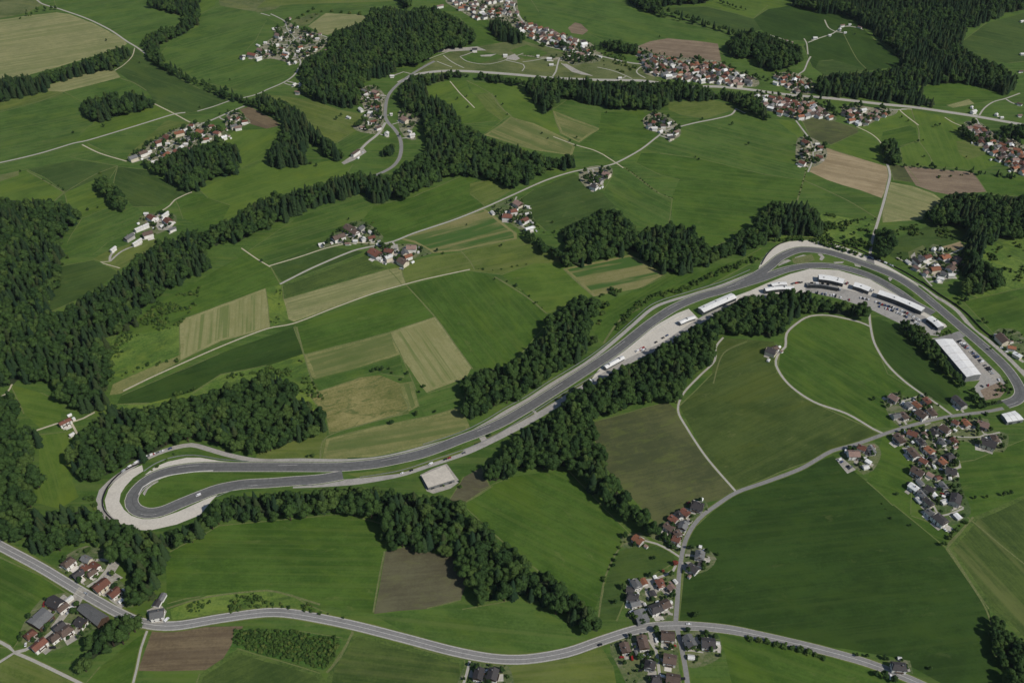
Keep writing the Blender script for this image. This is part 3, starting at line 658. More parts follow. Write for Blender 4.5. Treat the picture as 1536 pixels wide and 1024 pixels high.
# ------------------------------------------------------------------ houses: settlement | then roof-centre pixel, roof colour, length, width, ridge angle in the photo
HOUSES = {
'hamlet by the road at the lower left': '''
102,842 b 15 12 40;142,847 r 13 8 -32;129,837 g 13 9 -25;128,852 r 11 10 -30;117,859 d 13 11 35;137,857 b 12 9 35;151,876 r 19 14 38;171,887 r 14 12 40;
82,902 d 20 14 -30;93,909 b 13 10 38;98,945 b 15 12 38;88,938 d 13 10 38;81,954 b 12 11 38;45,950 r 12 10 40;58,965 r 17 11 40;120,932 d 13 11 -25;103,897 w 10 5 38''',
'farmstead on the road below the hairpin': '235,919 g 16 13 10;243,894 g 11 7 60;236,903 d 10 8 60',
'hamlet on the lane below the brown field': '''
1046,757 d 16 13 -15;1028,767 r 11 9 -35;1019,771 d 10 8 -60;1010,777 r 11 9 -35;1004,789 b 14 10 -35;1025,787 g 13 11 70;1017,799 b 10 9 -50;1014,807 r 11 9 -20;
957,808 o 14 11 -35;1050,831 g 14 12 80;1040,851 d 14 11 -35;1052,845 d 8 7 -20''',
'hamlet north of the main crossroads': '''
954,874 g 14 10 -60;966,871 o 10 8 -60;946,883 d 11 8 -10;949,894 d 15 11 -10;953,903 g 12 9 15;991,873 r 13 10 -60;1006,878 p 11 9 -50;980,889 d 9 7 -60;984,911 d 16 13 20;997,905 b 13 12 25''',
'hamlet south of the main crossroads': '''
938,970 b 13 11 -70;965,962 b 18 12 -75;1002,952 b 16 13 -5;1035,960 g 16 12 -60;1063,963 d 16 14 -5;975,996 d 12 12 80;1005,987 b 15 13 -10;1010,1016 b 16 12 -10;984,1017 d 11 10 0;1037,984 w 7 5 -5''',
'pair of houses at the bottom edge': '718,1009 d 15 11 75;739,1010 d 15 12 75',
'house on the road at the lower right': '1349,998 d 17 11 -5',
'village row above the right road': '''
1341,595 p 14 11 -30;1345,622 g 11 8 10;1357,622 b 12 9 -45;1364,606 g 10 8 -45;1376,606 o 12 9 -40;1392,600 r 12 9 -45;1383,620 b 15 13 -35;1399,617 b 13 10 -50;1440,601 d 22 11 -42''',
'village south of the right road': '''
1350,656 b 16 11 -45;1369,649 r 13 10 -20;1387,649 p 8 6 -60;1402,647 d 11 9 -50;1418,642 b 15 12 -35;1434,632 r 9 8 -30;1450,633 o 12 9 -45;1475,635 p 15 12 -20;1383,661 d 13 8 -50;1414,661 g 13 6 -50;1432,660 r 10 8 -50;
1395,674 o 12 10 -40;1371,678 b 17 11 -50;1386,690 r 10 8 -30;1402,685 g 10 8 -60;1425,683 d 11 10 20;1414,690 o 12 9 -40;1483,663 d 20 15 -20;1493,656 b 12 9 -60;1377,706 b 16 12 -30;1396,711 p 9 7 -30;1427,705 d 13 11 -10;
1371,729 w 12 9 -35;1381,722 g 11 6 -45;1384,740 g 13 6 -50;1395,732 d 12 9 -30;1402,741 w 10 7 -50;1416,727 g 12 6 -50;1434,747 d 17 13 75;1417,751 w 9 7 20;1393,751 d 14 8 -40;1396,768 g 12 8 -40;1411,777 d 17 13 -40;1437,773 w 9 7 -45;1379,749 w 9 4 -50;1408,715 r 7 6 20''',
'cluster by the paved yard on the bend': '1281,679 p 15 12 0;1293,670 r 11 9 -20;1308,674 g 11 9 -60;1303,691 w 8 6 -30;1299,699 w 7 6 10',
'farm at the right edge by the track': '1505,507 b 16 12 -45;1496,502 w 6 5 0;1518,520 o 9 6 -10;1527,531 w 10 6 -30',
'hamlet above the track at the right': '''
1391,384 r 12 8 20;1418,384 o 13 10 15;1403,402 o 14 9 10;1404,397 w 9 6 15;1427,401 b 12 11 40;1433,394 p 8 7 0;1376,391 d 15 5 -42;1384,386 g 12 5 -40;1401,373 w 7 5 60;1412,373 w 7 5 80;1411,416 w 9 6 -10;1389,408 p 7 6 50;
1438,387 p 10 7 -30;1427,411 w 8 6 0;1363,392 w 8 5 -40;1375,400 p 8 6 -30;1408,420 w 6 4 20;1417,409 g 8 6 -30''',
'farm hamlet on the slope at the centre left': '''
508,354 b 18 11 20;524,341 b 15 12 -30;532,347 b 12 10 -30;541,341 g 10 8 40;557,355 r 10 7 15;545,357 w 6 6 -60;533,360 w 6 5 0;482,365 w 8 5 10;521,364 p 6 4 0;555,347 w 6 4 -40''',
'farm hamlet at the lane fork': '562,378 r 18 13 -30;583,375 r 12 9 -10;583,384 w 11 8 20;617,370 p 14 11 0;607,377 g 12 9 -60;612,383 o 11 7 20;604,391 b 15 11 -30;568,386 w 6 4 0;569,365 w 7 4 0',
'walled hamlet at the centre': '777,304 p 13 11 -30;770,315 r 11 9 10;761,323 r 15 11 -5;786,329 r 13 9 25;794,341 w 12 5 15;791,309 w 7 5 -10;792,319 w 9 3 10;739,318 w 8 4 -50',
'small hamlet by the long wood': '910,260 p 13 11 -20;900,269 g 11 8 -30;891,278 d 12 10 -20;893,264 g 8 6 0',
'lane hamlet in the middle distance': '''
986,172 r 8 6 0;979,182 r 11 8 -10;974,188 g 9 7 20;982,191 w 9 7 0;997,179 d 10 8 -20;1004,184 w 11 7 20;995,187 b 9 7 0;1007,205 d 9 8 10;1014,197 p 9 7 20;1005,202 w 9 6 0;991,196 w 8 5 30;990,176 g 8 6 0''',
'string of farms on the right lane': '1209,212 r 12 10 -30;1209,227 b 11 9 20;1203,231 d 9 7 0;1204,243 r 11 9 -20;1230,220 r 9 8 0;1229,234 r 11 8 -10;1226,215 w 7 5 0;1221,224 w 6 5 0',
'street village at the left': '''
199,235 g 14 12 20;214,228 b 14 10 20;223,227 w 9 5 25;238,212 r 14 9 20;250,205 r 14 10 -40;268,198 o 17 11 15;279,194 w 9 7 20;287,187 r 8 7 0;300,196 o 14 10 -15;304,203 w 10 6 0;307,208 r 15 6 10;285,206 g 13 7 20;317,188 r 9 6 10;
325,198 r 12 9 -10;334,205 w 14 6 20;248,231 o 16 9 40;244,227 w 9 5 25;265,226 r 11 9 -20;271,220 w 9 7 40;279,215 w 7 6 0;286,222 p 9 5 -40;231,241 w 10 4 15;237,244 r 8 5 0;256,240 w 10 5 20;243,238 w 6 4 0;251,214 w 8 5 0;
344,177 p 10 6 -30;356,177 r 9 6 40;357,190 p 12 6 10;367,181 r 10 6 10;366,184 w 9 4 15;350,188 g 12 7 20''',
'walled farm on the left slope': '227,325 r 13 9 -30;234,328 w 6 5 40;252,330 r 13 10 -40;221,349 b 14 10 15;193,354 g 15 8 30;212,339 w 22 4 22;169,372 w 10 4 35;242,338 w 5 4 30;205,361 w 16 3 30;219,319 w 6 4 0;247,320 w 14 3 35;258,342 g 10 5 20',
'farmhouse at the bend of the field lane': '1157,525 d 13 10 -20;1163,521 b 9 7 20',
'farmhouse in the forest clearing': '97,631 r 16 7 25;107,650 w 6 4 30',
'valley village by the road': '''
546,136 g 13 8 -30;563,137 p 12 9 -20;565,146 r 9 6 10;566,160 r 10 8 20;555,168 w 12 8 0;541,163 w 11 6 -40;550,147 w 8 4 20;570,173 w 9 5 -50;560,181 r 11 6 10;551,184 w 7 5 60;543,190 p 7 5 10;567,190 b 10 7 20;607,178 p 16 11 -30;
618,201 w 9 7 10;615,196 w 7 4 -20;580,199 w 7 7 70;588,113 w 8 5 0;533,227 b 20 6 35;587,170 w 4 4 0;556,160 r 6 6 80;523,175 w 8 4 -20;549,141 w 8 5 0;562,143 r 6 5 0''',
'upper left village': '''
417,52 p 14 10 -20;421,58 w 8 4 50;378,81 r 20 11 -10;390,74 p 14 9 -20;388,86 w 13 4 20;397,76 w 8 6 10;387,67 w 9 4 -20;398,63 w 6 5 0;415,67 w 8 6 20;423,72 r 10 6 -20;429,78 w 14 5 -15;427,82 o 11 6 -10;432,85 w 11 4 10;450,70 o 10 6 20;
459,80 r 9 7 20;472,71 o 10 6 10;471,75 w 9 4 10;476,57 w 8 5 0;467,52 r 7 5 -30;459,50 g 9 6 -30;438,46 w 9 4 -10;439,39 p 8 6 0;446,40 w 6 4 60;430,49 w 7 4 0;434,27 p 7 5 30;411,42 w 9 4 10;441,81 w 8 4 0;442,93 w 6 6 40;433,94 w 6 5 30;
450,56 r 6 5 60;441,126 w 8 5 30;452,124 w 10 4 10;446,137 p 10 4 -10;366,83 w 6 4 0;406,76 w 6 4 0;402,81 p 8 5 0;462,75 w 7 4 40;447,76 w 6 5 0;496,81 w 8 3 10;488,75 p 5 5 60;363,85 d 9 7 -20;455,60 g 8 6 0;480,50 p 7 5 0''',
'hillside farm at the upper right': '1223,56 w 8 6 0;1260,43 w 6 5 60;1264,37 p 10 3 10;1290,40 p 9 3 -20;1245,52 w 5 4 0;1268,48 w 5 3 0;1275,36 w 5 3 0;1178,60 p 7 4 10;1187,63 p 7 4 -10',
'scattered houses at the upper right': '1461,166 w 11 7 20;1458,160 w 7 4 60;1495,171 w 7 5 60;1503,175 w 5 4 0;1530,172 p 7 5 0;1530,155 b 9 5 -20;1534,80 w 8 5 0;1532,106 b 8 4 0;1533,31 w 8 4 10;1164,123 w 10 6 -20',
'park by the distant road': '712,73 d 10 7 0;660,8 p 16 5 10;758,82 w 8 6 0;824,87 w 10 6 0;827,96 w 8 5 0;807,83 w 5 4 0;871,80 p 16 9 -10;865,78 w 12 5 20;882,83 w 8 6 60;855,84 w 8 5 0;900,84 w 9 4 -15;930,116 w 6 5 0',
}
# far villages: outline | houses | share of red roofs
FARVIL = {
'top village on the hill street': ('668,2 690,-6 765,-10 776,18 768,26 750,20 740,26 715,26 695,16', 34),
'top village along its main street': ('780,32 800,36 830,46 880,62 884,76 850,72 815,60 790,52 776,42', 36),
'village below the brown field': ('960,76 985,84 1010,88 1040,92 1076,94 1092,102 1130,118 1128,127 1090,124 1050,120 1018,116 990,112 975,106 966,92', 72),
'village at the road junction': ('1132,142 1150,144 1190,149 1215,152 1236,164 1248,176 1222,170 1197,176 1180,170 1160,163 1144,154', 36),
'hillside end of the junction village': ('1164,113 1186,110 1214,122 1218,136 1192,134 1172,122', 10),
'village on the curving lane': ('1266,168 1285,161 1312,166 1340,166 1318,175 1295,184 1278,182', 13),
'right edge village': ('1448,187 1468,187 1490,203 1512,210 1536,228 1536,258 1512,244 1488,228 1470,212', 32),
}
# ================================================================== ground: one planar subdivision, every region its own object
SURF = {
 'road': plain('road_asphalt', (134,132,128), .1, 2.5, .85, .25, c2=(122,121,118), stain=.35),
 'shoulder': plain('road_edge', (168,164,154), .1, 2, .9),
 'lane': plain('lane_asphalt', (168,164,154), .1, 2.2, .9, c2=(154,150,140), stain=.25),
 'lanec': plain('yard_paving', (166,161,150), .2, 2.5, .9, c2=(142,138,128), stain=.5),
 'track': plain('gravel_track', (186,178,156), .15, 1.6, .95, c2=(162,154,130), stain=.3),
 'dry': plain('dry_grass', (112,114,74), .2, 2, .95, c2=(88,100,54), stain=.5),
 'race': plain('track_asphalt', (103,103,101), .1, 4, .8, .3, c2=(90,90,89), stain=.45),
 'edge': plain('track_edge', (186,181,170), .1, 2, .85),
 'conc': plain('run_off_gravel', (196,190,178), .05, 2.2, .95, c2=(184,178,166), stain=.22),
 'conc2': plain('worn_concrete', (166,160,150), .15, 2.5, .9, c2=(144,140,132), stain=.6),
 'asph2': plain('paddock_asphalt', (160,156,149), .12, 2.5, .9, c2=(142,139,133), stain=.6),
 'serv': plain('service_asphalt', (162,158,150), .1, 2.5, .9, c2=(146,142,136), stain=.5),
 'dirtp': plain('bare_earth', (140,124,108), .2, 2.5, .95, c2=(112,98,80), stain=.6),
}
_fm = {}
def kind_mat(k, ang=0.0, key=None):
    c1, c2, st, w, bl, gr, ex = KINDS[k]
    return field_mat('field_'+k.lower(), c1, c2, ang, st, w, bl, gr, k={'M1': .83, 'M2': .86, 'M3': .86, 'LM': .8, 'VG': .8, 'MY': .88, 'MD': .86, 'SP': .82, 'RO': 1.0, 'DC': 1.12, 'BD': 1.08, 'GS': .85, 'HY': .92, 'SG': .92}.get(k, .97), **ex)
REG = []       # (object name, world outline, material)
FIELD_NAME = {'ST':'stubble_field','SS':'striped_stubble_field','HY':'hay_field','HR':'hay_field','SG':'striped_field','BR':'ploughed_field','BT':'ploughed_field','BD':'ploughed_field','DB':'ploughed_field','RO':'rough_meadow','RD':'rough_meadow','GS':'dry_meadow','SP':'striped_meadow'}
def inset(p, d):
    ar = sum(p[i-1][0]*p[i][1]-p[i][0]*p[i-1][1] for i in range(len(p))); sg = 1 if ar > 0 else -1
    n = len(p); out = []
    for i in range(n):
        a, b = p[i-3], p[(i+3) % n] if n > 12 else p[(i+1) % n]
        if n <= 12: a = p[i-1]
        tx, ty = b[0]-a[0], b[1]-a[1]; m = math.hypot(tx, ty) or 1
        out.append((p[i][0]-ty/m*d*sg, p[i][1]+tx/m*d*sg))
    return out
head_m = {k: field_mat('headland', tuple(v*.97 for v in KINDS[k][0]), KINDS[k][1], .3, .4, 4, .6, .6, patch=.4, c3=(96, 108, 58)) for k in ('ST','SS','HY','SG','SP')}
for ln in FIELDS.strip().splitlines():
    k, ps, d = ln.split('|'); pp = pts(ps); dv = [float(v) for v in d.split(',')]
    cx = sum(p[0] for p in pp)/len(pp); cy = sum(p[1] for p in pp)/len(pp)
    a, b = P(cx, cy), P(cx+dv[0]*6, cy+dv[1]*6)
    # a little natural waver along every field boundary
    w = [P(*p) for p in pp]; out = []
    for i in range(len(w)):
        q0, q1 = w[i], w[(i+1) % len(w)]; L = math.dist(q0, q1); n = max(1, int(L/22))
        for j in range(n):
            x, y = q0[0]+(q1[0]-q0[0])*j/n, q0[1]+(q1[1]-q0[1])*j/n
            out.append((x+1.8*mnoise.noise((x/31, y/31, 1.5)), y+1.8*mnoise.noise((x/31, y/31, 7.5))))
    fa = math.atan2(b[1]-a[1], b[0]-a[0]); nm = FIELD_NAME.get(k, 'meadow')
    if k in ('ST', 'SS', 'HY', 'SG', 'SP'):      # the headland is worked the other way round
        REG.append((nm, out, head_m[k]))
        out = inset(out, 5)
    REG.append((nm, out, kind_mat(k, fa)))
margin_m = plain('field_margin', (108,112,68), .2, 1.6, .95, c2=(84,100,50), stain=.5)
rm_ = random.Random(77); MARG = []
for ln in FIELDS.strip().splitlines():
    k, ps, d = ln.split('|'); w = wpts(ps)
    for i in range(len(w)):
        a, b = w[i], w[(i+1) % len(w)]; L = math.dist(a, b)
        if L > 30 and rm_.random() < (.42 if k not in ('DC', 'DB') else .7):
            n = max(2, int(L/18)); off = rm_.uniform(-.5, .5)
            p = [(a[0]+(b[0]-a[0])*j/n+1.4*mnoise.noise((a[0]+j, a[1], 2.2)), a[1]+(b[1]-a[1])*j/n+1.4*mnoise.noise((a[0]+j, a[1], 9.2))+off) for j in range(n+1)]
            MARG.append(('field_margin', ribbon(p, rm_.uniform(.7, 1.7), rm_.uniform(.5, 1.7)), margin_m))
REG += MARG
floor_m = plain('forest_floor', (52,62,38), .3, 3, .95, c2=(38,50,28), stain=.5)
vil_m = field_mat('village_ground', (70,88,48), (96,104,66), .3, .2, 4, .6, .8, patch=.5, c3=(132,126,108))
vil_far = field_mat('village_plots', (88,98,64), (128,124,102), .3, .2, 4, .6, .9, patch=.6, c3=(170,162,146))
WOOD = []
for ln in WOODS.strip().splitlines():
    ph, sh, ps = ln.split('|'); pp = pts(ps); w = [P(*p) for p in pp]
    WOOD.append((ph, float(sh), pp, w)); REG.append(('forest_floor', inset(w, 6.5), floor_m))
for ln in VILLAGES.strip().splitlines():
    n, ps = ln.split('|'); REG.append((n, smooth(wpts(ps), 8, True), vil_m if max(q[1] for q in pts(ps)) > 290 else vil_far))
edge_m = kind_mat('LM')
DRIVE_AT = len(REG)
ROADP = []
for ln in ROADS.strip().splitlines():
    n, s, w, ps = ln.split('|'); p = smooth(wpts(ps)); w = float(w)
    ROADP.append((n, s, w, p))
for n, s, w, p in ROADP:
    if s in ('lane', 'road', 'track'): REG.append(('grass_verge', ribbon(p, w+(1.8 if s != 'track' else 1.2)), edge_m))
for n, s, w, p in ROADP:
    if s in ('dry',): REG.append((n, ribbon(p, w), SURF[s]))
for n, s, w, p in ROADP:
    if s not in ('dry',): REG.append((n, ribbon(p, w), SURF[s]))
main_p, far_p = smooth(wpts(MAIN)), smooth(wpts(FAR))
REG.append(('grass_verge', ribbon(main_p, 14, 10), edge_m)); REG.append(('grass_verge', ribbon(far_p, 14), edge_m))
JX = min(range(len(main_p)), key=lambda i: math.dist(main_p[i], P(985, 939))); mw, me_ = main_p[:JX+1], main_p[JX:]
REG.append(('road', ribbon(mw, 10.0), SURF['shoulder'])); REG.append(('road', ribbon(mw, 8.8), SURF['road']))
REG.append(('road', ribbon(me_, 10.0, 7.0), SURF['shoulder'])); REG.append(('road', ribbon(me_, 8.8, 6), SURF['road']))
REG.append(('road', ribbon(far_p, 9.5), SURF['shoulder'])); REG.append(('road', ribbon(far_p, 8), SURF['lane']))
for n, s, w, p in ROADP:
    if s == 'road': REG.append((n, ribbon(p, w), SURF[s]))
sn, ss = smooth(wpts(SERVICE_N)), smooth(wpts(SERVICE_S))
tm, tl = smooth(wpts(T_MAIN), 5), smooth(wpts(T_LOOP), 5)
for ln in VERGES.strip().splitlines():
    n, k, w, ps = ln.split('|'); REG.append((n, ribbon(smooth(wpts(ps)), float(w)), kind_mat(k)))
REG.append(('grass_verge', ribbon(tm, 22), kind_mat('M1')))
for ln in AREAS.strip().splitlines():
    n, s, ps = ln.split('|')
    if not n.startswith(('gravel', 'link')): REG.append((n, wpts(ps), SURF[s]))
REG.append(('service_road', ribbon(sn, 4.4, 6.5), SURF['serv'])); REG.append(('service_road', ribbon(ss, 9), SURF['serv']))
for ln in INFIELDS.strip().splitlines():
    n, k, ps = ln.split('|'); REG.append((n, wpts(ps), kind_mat(k)))
for ln in AREAS.strip().splitlines():
    n, s, ps = ln.split('|')
    if n.startswith(('gravel', 'link')): REG.append((n, wpts(ps), SURF[s]))
REG.append(('grass_verge', ribbon(tm, 15.6), kind_mat('M1')))
REG.append(('track_edge', ribbon(tm, 13.8), SURF['edge'])); REG.append(('track_edge', ribbon(tl, 13.4), SURF['edge']))
REG.append(('racetrack', ribbon(tm, 12.4), SURF['race'])); REG.append(('racetrack', ribbon(tl, 12.2), SURF['race']))

def house_angle(px, py, deg):
    a = R(deg); p, q = P(px, py), P(px+8*math.cos(a), py-8*math.sin(a))
    return math.atan2(q[1]-p[1], q[0]-p[0])
HL = []
for place, s in HOUSES.items():
    for w in s.replace('\n', '').split(';'):
        w = w.strip()
        if not w: continue
        a = w.split(); px, py = (float(v) for v in a[0].split(','))
        k = .7 if py > 780 else (.76 if py > 560 else (.95 if py > 300 else .9)); HL.append(dict(place=place, px=px, py=py, c=a[1], L=float(a[2])*k, W=float(a[3])*k, ang=float(a[4])))
rv = random.Random(31)
for place, (ps, n) in FARVIL.items():
    n = int(n*1.2)
    pp = pts(ps); xs = [p[0] for p in pp]; ys = [p[1] for p in pp]; got = []; tries = 0
    while len(got) < n and tries < 6000:
        tries += 1
        x, y = rv.uniform(min(xs), max(xs)), rv.uniform(min(ys), max(ys))
        if not inpoly(x, y, pp): continue
        g = P(x, y)
        if any(math.dist(g, q) < 11.5 for q in got): continue
        got.append(g)
        c = rv.choice('rooorbwwwppbgopdg')
        HL.append(dict(place=place, px=x, py=y, c=c, L=rv.uniform(7.8, 12.5), W=rv.uniform(6.4, 8.8), ang=rv.choice([-30, -20, 10, 15, 60, -60])+rv.uniform(-8, 8)))
for h in HL:
    small = h['L'] < 9 and h['W'] <= 5.6
    h['small'] = small
    h['he'] = 2.7 if small else (4.7 if h['L'] < 10 else 5.8)
    x, y = P(h['px'], h['py'], h['he']+.8); h['x'], h['y'] = x, y
    if h['place'] in FARVIL: h['L'] *= 1.0
    h['size'] = h['L']*h['W']/((x*x+y*y+CAMH**2))
    h['rz'] = house_angle(h['px'], h['py'], h['ang'])

allroad = [(q, n, w) for n, s, w, p in ROADP if s in ('lane', 'road', 'track') for q in p]
rd = random.Random(12); DR = []
for h in HL:
    if h['place'] in FARVIL: continue
    q, n, w = min(allroad, key=lambda a: (a[0][0]-h['x'])**2+(a[0][1]-h['y'])**2); d = math.dist(q, (h['x'], h['y']))
    if 8 < d < 55 and not (h['small'] and rd.random() < .5):
        mx, my = (q[0]+h['x'])/2+rd.uniform(-.12, .12)*d, (q[1]+h['y'])/2+rd.uniform(-.12, .12)*d
        DR.append(('driveway', ribbon(smooth([q, (mx, my), (h['x'], h['y'])], 4), rd.uniform(2.4, 3.4)), SURF[rd.choice(['lanec', 'conc2', 'lane'])]))
    if rd.random() < .9:      # a paved forecourt on the sunny side
        a = h['rz']+rd.uniform(-.3, .3); c, s_ = math.cos(a), math.sin(a); L, W = h['L']*rd.uniform(.6, 1.1), h['W']*rd.uniform(.5, .95); ox, oy = rd.choice([(h['L']*.6, 0), (-h['L']*.5, -h['W']*.4), (0, -h['W']*.8), (0, h['W']*.7)])
        DR.append(('forecourt', [(h['x']+(u+ox)*c-(v+oy)*s_, h['y']+(u+ox)*s_+(v+oy)*c) for u, v in ((-L/2, -W/2), (L/2, -W/2), (L/2, W/2), (-L/2, W/2))], SURF[rd.choice(['lanec', 'conc2', 'edge', 'edge', 'edge'])]))
REG[DRIVE_AT:DRIVE_AT] = DR
def build_ground():
    V, E = [], []
    for _, poly, _m in REG:
        b = len(V)
        q = [poly[0]]
        for p in poly[1:]:
            if math.dist(p, q[-1]) > .25: q.append(p)
        if math.dist(q[0], q[-1]) < .25: q.pop()
        V += q; n = len(q); E += [(b+i, b+(i+1) % n) for i in range(n)]
    y = 330.0
    xs = []
    while y < 2500:
        x = -(y*.85+420)
        while x < y*.85+420:
            V.append((x+random.uniform(-4, 4), y+random.uniform(-4, 4))); x += 24
        y += 24
    for i in range(-30, 31):
        for j in range(-16, 32):
            x, y = i*300.0, j*300.0
            if not (200 < y < 2560 and abs(x) < y*.85+480): V.append((x, y))
    co, _e, tris, *_r = delaunay_2d_cdt([Vector(v) for v in V], E, [], 0, 1e-3, False)
    co = np.array([(c[0], c[1]) for c in co]); tr = np.array([t for t in tris if len(t) == 3])
    cen = co[tr].mean(axis=1)
    owner = np.full(len(tr), -1)
    for k, (_, poly, _m) in enumerate(REG):
        pl = np.array(poly); lo, hi = pl.min(0), pl.max(0)
        cand = np.where((cen[:, 0] >= lo[0]) & (cen[:, 0] <= hi[0]) & (cen[:, 1] >= lo[1]) & (cen[:, 1] <= hi[1]))[0]
        if not len(cand): continue
        x, y = cen[cand, 0], cen[cand, 1]; wn = np.zeros(len(cand), int)
        a, b2 = pl, np.roll(pl, -1, 0)
        for (x0, y0), (x1, y1) in zip(a, b2):
            cr = (x1-x0)*(y-y0)-(x-x0)*(y1-y0)
            wn += ((y0 <= y) & (y1 > y) & (cr > 0)).astype(int) - ((y0 > y) & (y1 <= y) & (cr < 0)).astype(int)
        sg = 1 if (a[:, 0]*b2[:, 1]-b2[:, 0]*a[:, 1]).sum() > 0 else -1
        owner[cand[wn*sg > 0]] = k
    # one object per name and material (so a lane crossing a verge stays one sheet)
    z = [hgt(*c) for c in co]
    ground_m = kind_mat('M1')
    def emit(name, idx, m):
        t = tr[idx]; u, inv = np.unique(t, return_inverse=True); inv = inv.reshape(t.shape)
        a = co[u]
        # wind every triangle upwards
        pa, pb, pc = a[inv[:, 0]], a[inv[:, 1]], a[inv[:, 2]]
        fl = ((pb[:, 0]-pa[:, 0])*(pc[:, 1]-pa[:, 1])-(pb[:, 1]-pa[:, 1])*(pc[:, 0]-pa[:, 0])) < 0
        inv[fl] = inv[fl][:, ::-1]
        o = link(name, mesh(name, [(a[i, 0], a[i, 1], z[u[i]]) for i in range(len(u))], [tuple(int(q) for q in f) for f in inv], [m], None, True))
        tag(o, kind='structure'); return o
    emit('ground', owner == -1, ground_m)
    merged = {}
    for k, (n, _p, m) in enumerate(REG):
        key = (n, m.name) if n not in ('racetrack',) else (n, k)
        merged.setdefault(key, (n, m, []))[2].append(k)
    for n, m, ks in merged.values():
        idx = np.isin(owner, ks)
        if idx.any(): emit(n, idx, m)
    return len(tr)
NTRI = build_ground()

# painted lines: thin ribbons just above the asphalt
def strip(name, p, w, m, dz=.12, dash=None):
    v, f = [], []
    acc = 0.0
    for i in range(len(p)-1):
        a, b = p[i], p[i+1]; L = math.dist(a, b)
        if L < 1e-3: continue
        nx, ny = -(b[1]-a[1])/L*w/2, (b[0]-a[0])/L*w/2
        n = max(1, int(L/3)) if dash else 1
        for j in range(n):
            s0, s1 = j/n, (j+1)/n
            acc += L/n
            if dash and (acc % sum(dash)) > dash[0]: continue
            q0 = (a[0]+(b[0]-a[0])*s0, a[1]+(b[1]-a[1])*s0); q1 = (a[0]+(b[0]-a[0])*s1, a[1]+(b[1]-a[1])*s1)
            k = len(v)
            for (x, y), sg in ((q0, 1), (q1, 1), (q1, -1), (q0, -1)):
                v.append((x+nx*sg, y+ny*sg, hgt(x+nx*sg, y+ny*sg)+dz))
            f.append((k+3, k+2, k+1, k))
    return tag(link(name, mesh(name, v, f, [m])), kind='structure')
paint = plain('road_paint', (208,206,200), .12, 1.5, .7, c2=(180,178,172), stain=.4)
strip('road_marking', main_p, .34, paint)
strip('road_marking', offset(mw, 4.1), .35, paint); strip('road_marking', offset(mw, -4.1), .35, paint)
strip('road_marking', far_p, .35, paint)
rubber = plain('tyre_marks', (86,86,85), .12, 2, .8, c2=(94,94,93))
strip('tyre_marks', offset(tm, .9), 1.1, rubber, .1); strip('tyre_marks', offset(tm, -.9), .8, rubber, .1, (60, 85)); strip('tyre_marks', offset(tl, .6), 1.2, rubber, .1)
strip('track_marking', offset(tl, 2.2), .3, paint, .12, (24, 60))
strip('track_marking', offset(tm, -2.6), .25, paint, .12, (20, 90))
kerb_m = plain('kerb_paint', (196,176,168), .2, 1.2, .8, c2=(150,84,76))
for sl, side in (((0, 12), 1), ((-95, -55), -1)): pass

# ================================================================== buildings
RC = {'r': (114,75,61), 'o': (138,92,68), 'b': (94,79,70), 'd': (66,63,63), 'g': (108,108,107), 'w': (222,220,214), 'p': (136,112,102)}
RNAME = {'r': 'red-roofed', 'o': 'orange-roofed', 'b': 'brown-roofed', 'd': 'dark-roofed', 'g': 'grey-roofed', 'w': 'white-roofed', 'p': 'pinkish-roofed'}
RM = {}
for k, c in RC.items():
    for j in range(2):
        cc = tuple(min(240, v*(1+(.1 if j else -.04))) for v in c)
        RM[k+str(j)] = plain('roof_'+RNAME[k].split('-')[0], cc, .14, .9, .8, .25, c2=tuple(v*.84 for v in cc), stain=.4)
wall_m = [plain('plaster_white', (232,229,222), .06, 1.2, .9, stain=.25), plain('plaster_cream', (212,202,180), .06, 1.2, .9, stain=.25), plain('plaster_grey', (186,182,174), .06, 1.2, .9, stain=.3)]
wood_m = plain('weathered_timber', (86,68,54), .2, .8, .9, c2=(64,50,40))
glass_m = plain('window_glass', (40,48,56), .1, .5, .15, .6)
door_m = plain('door_wood', (84,60,44), .15, .6, .7)
chim_m = plain('chimney_brick', (140,112,98), .15, .5, .9)
steel_m = plain('grey_cladding', (120,122,122), .08, 1.5, .6, .4)
dark_clad = plain('dark_glazing', (44,52,58), .15, 1.5, .3, .5)
white_roof = plain('white_membrane_roof', (226,225,221), .04, 3, .7, .3, stain=.18)
beige_roof = plain('beige_membrane_roof', (196,188,174), .05, 3, .8, .3, stain=.3)

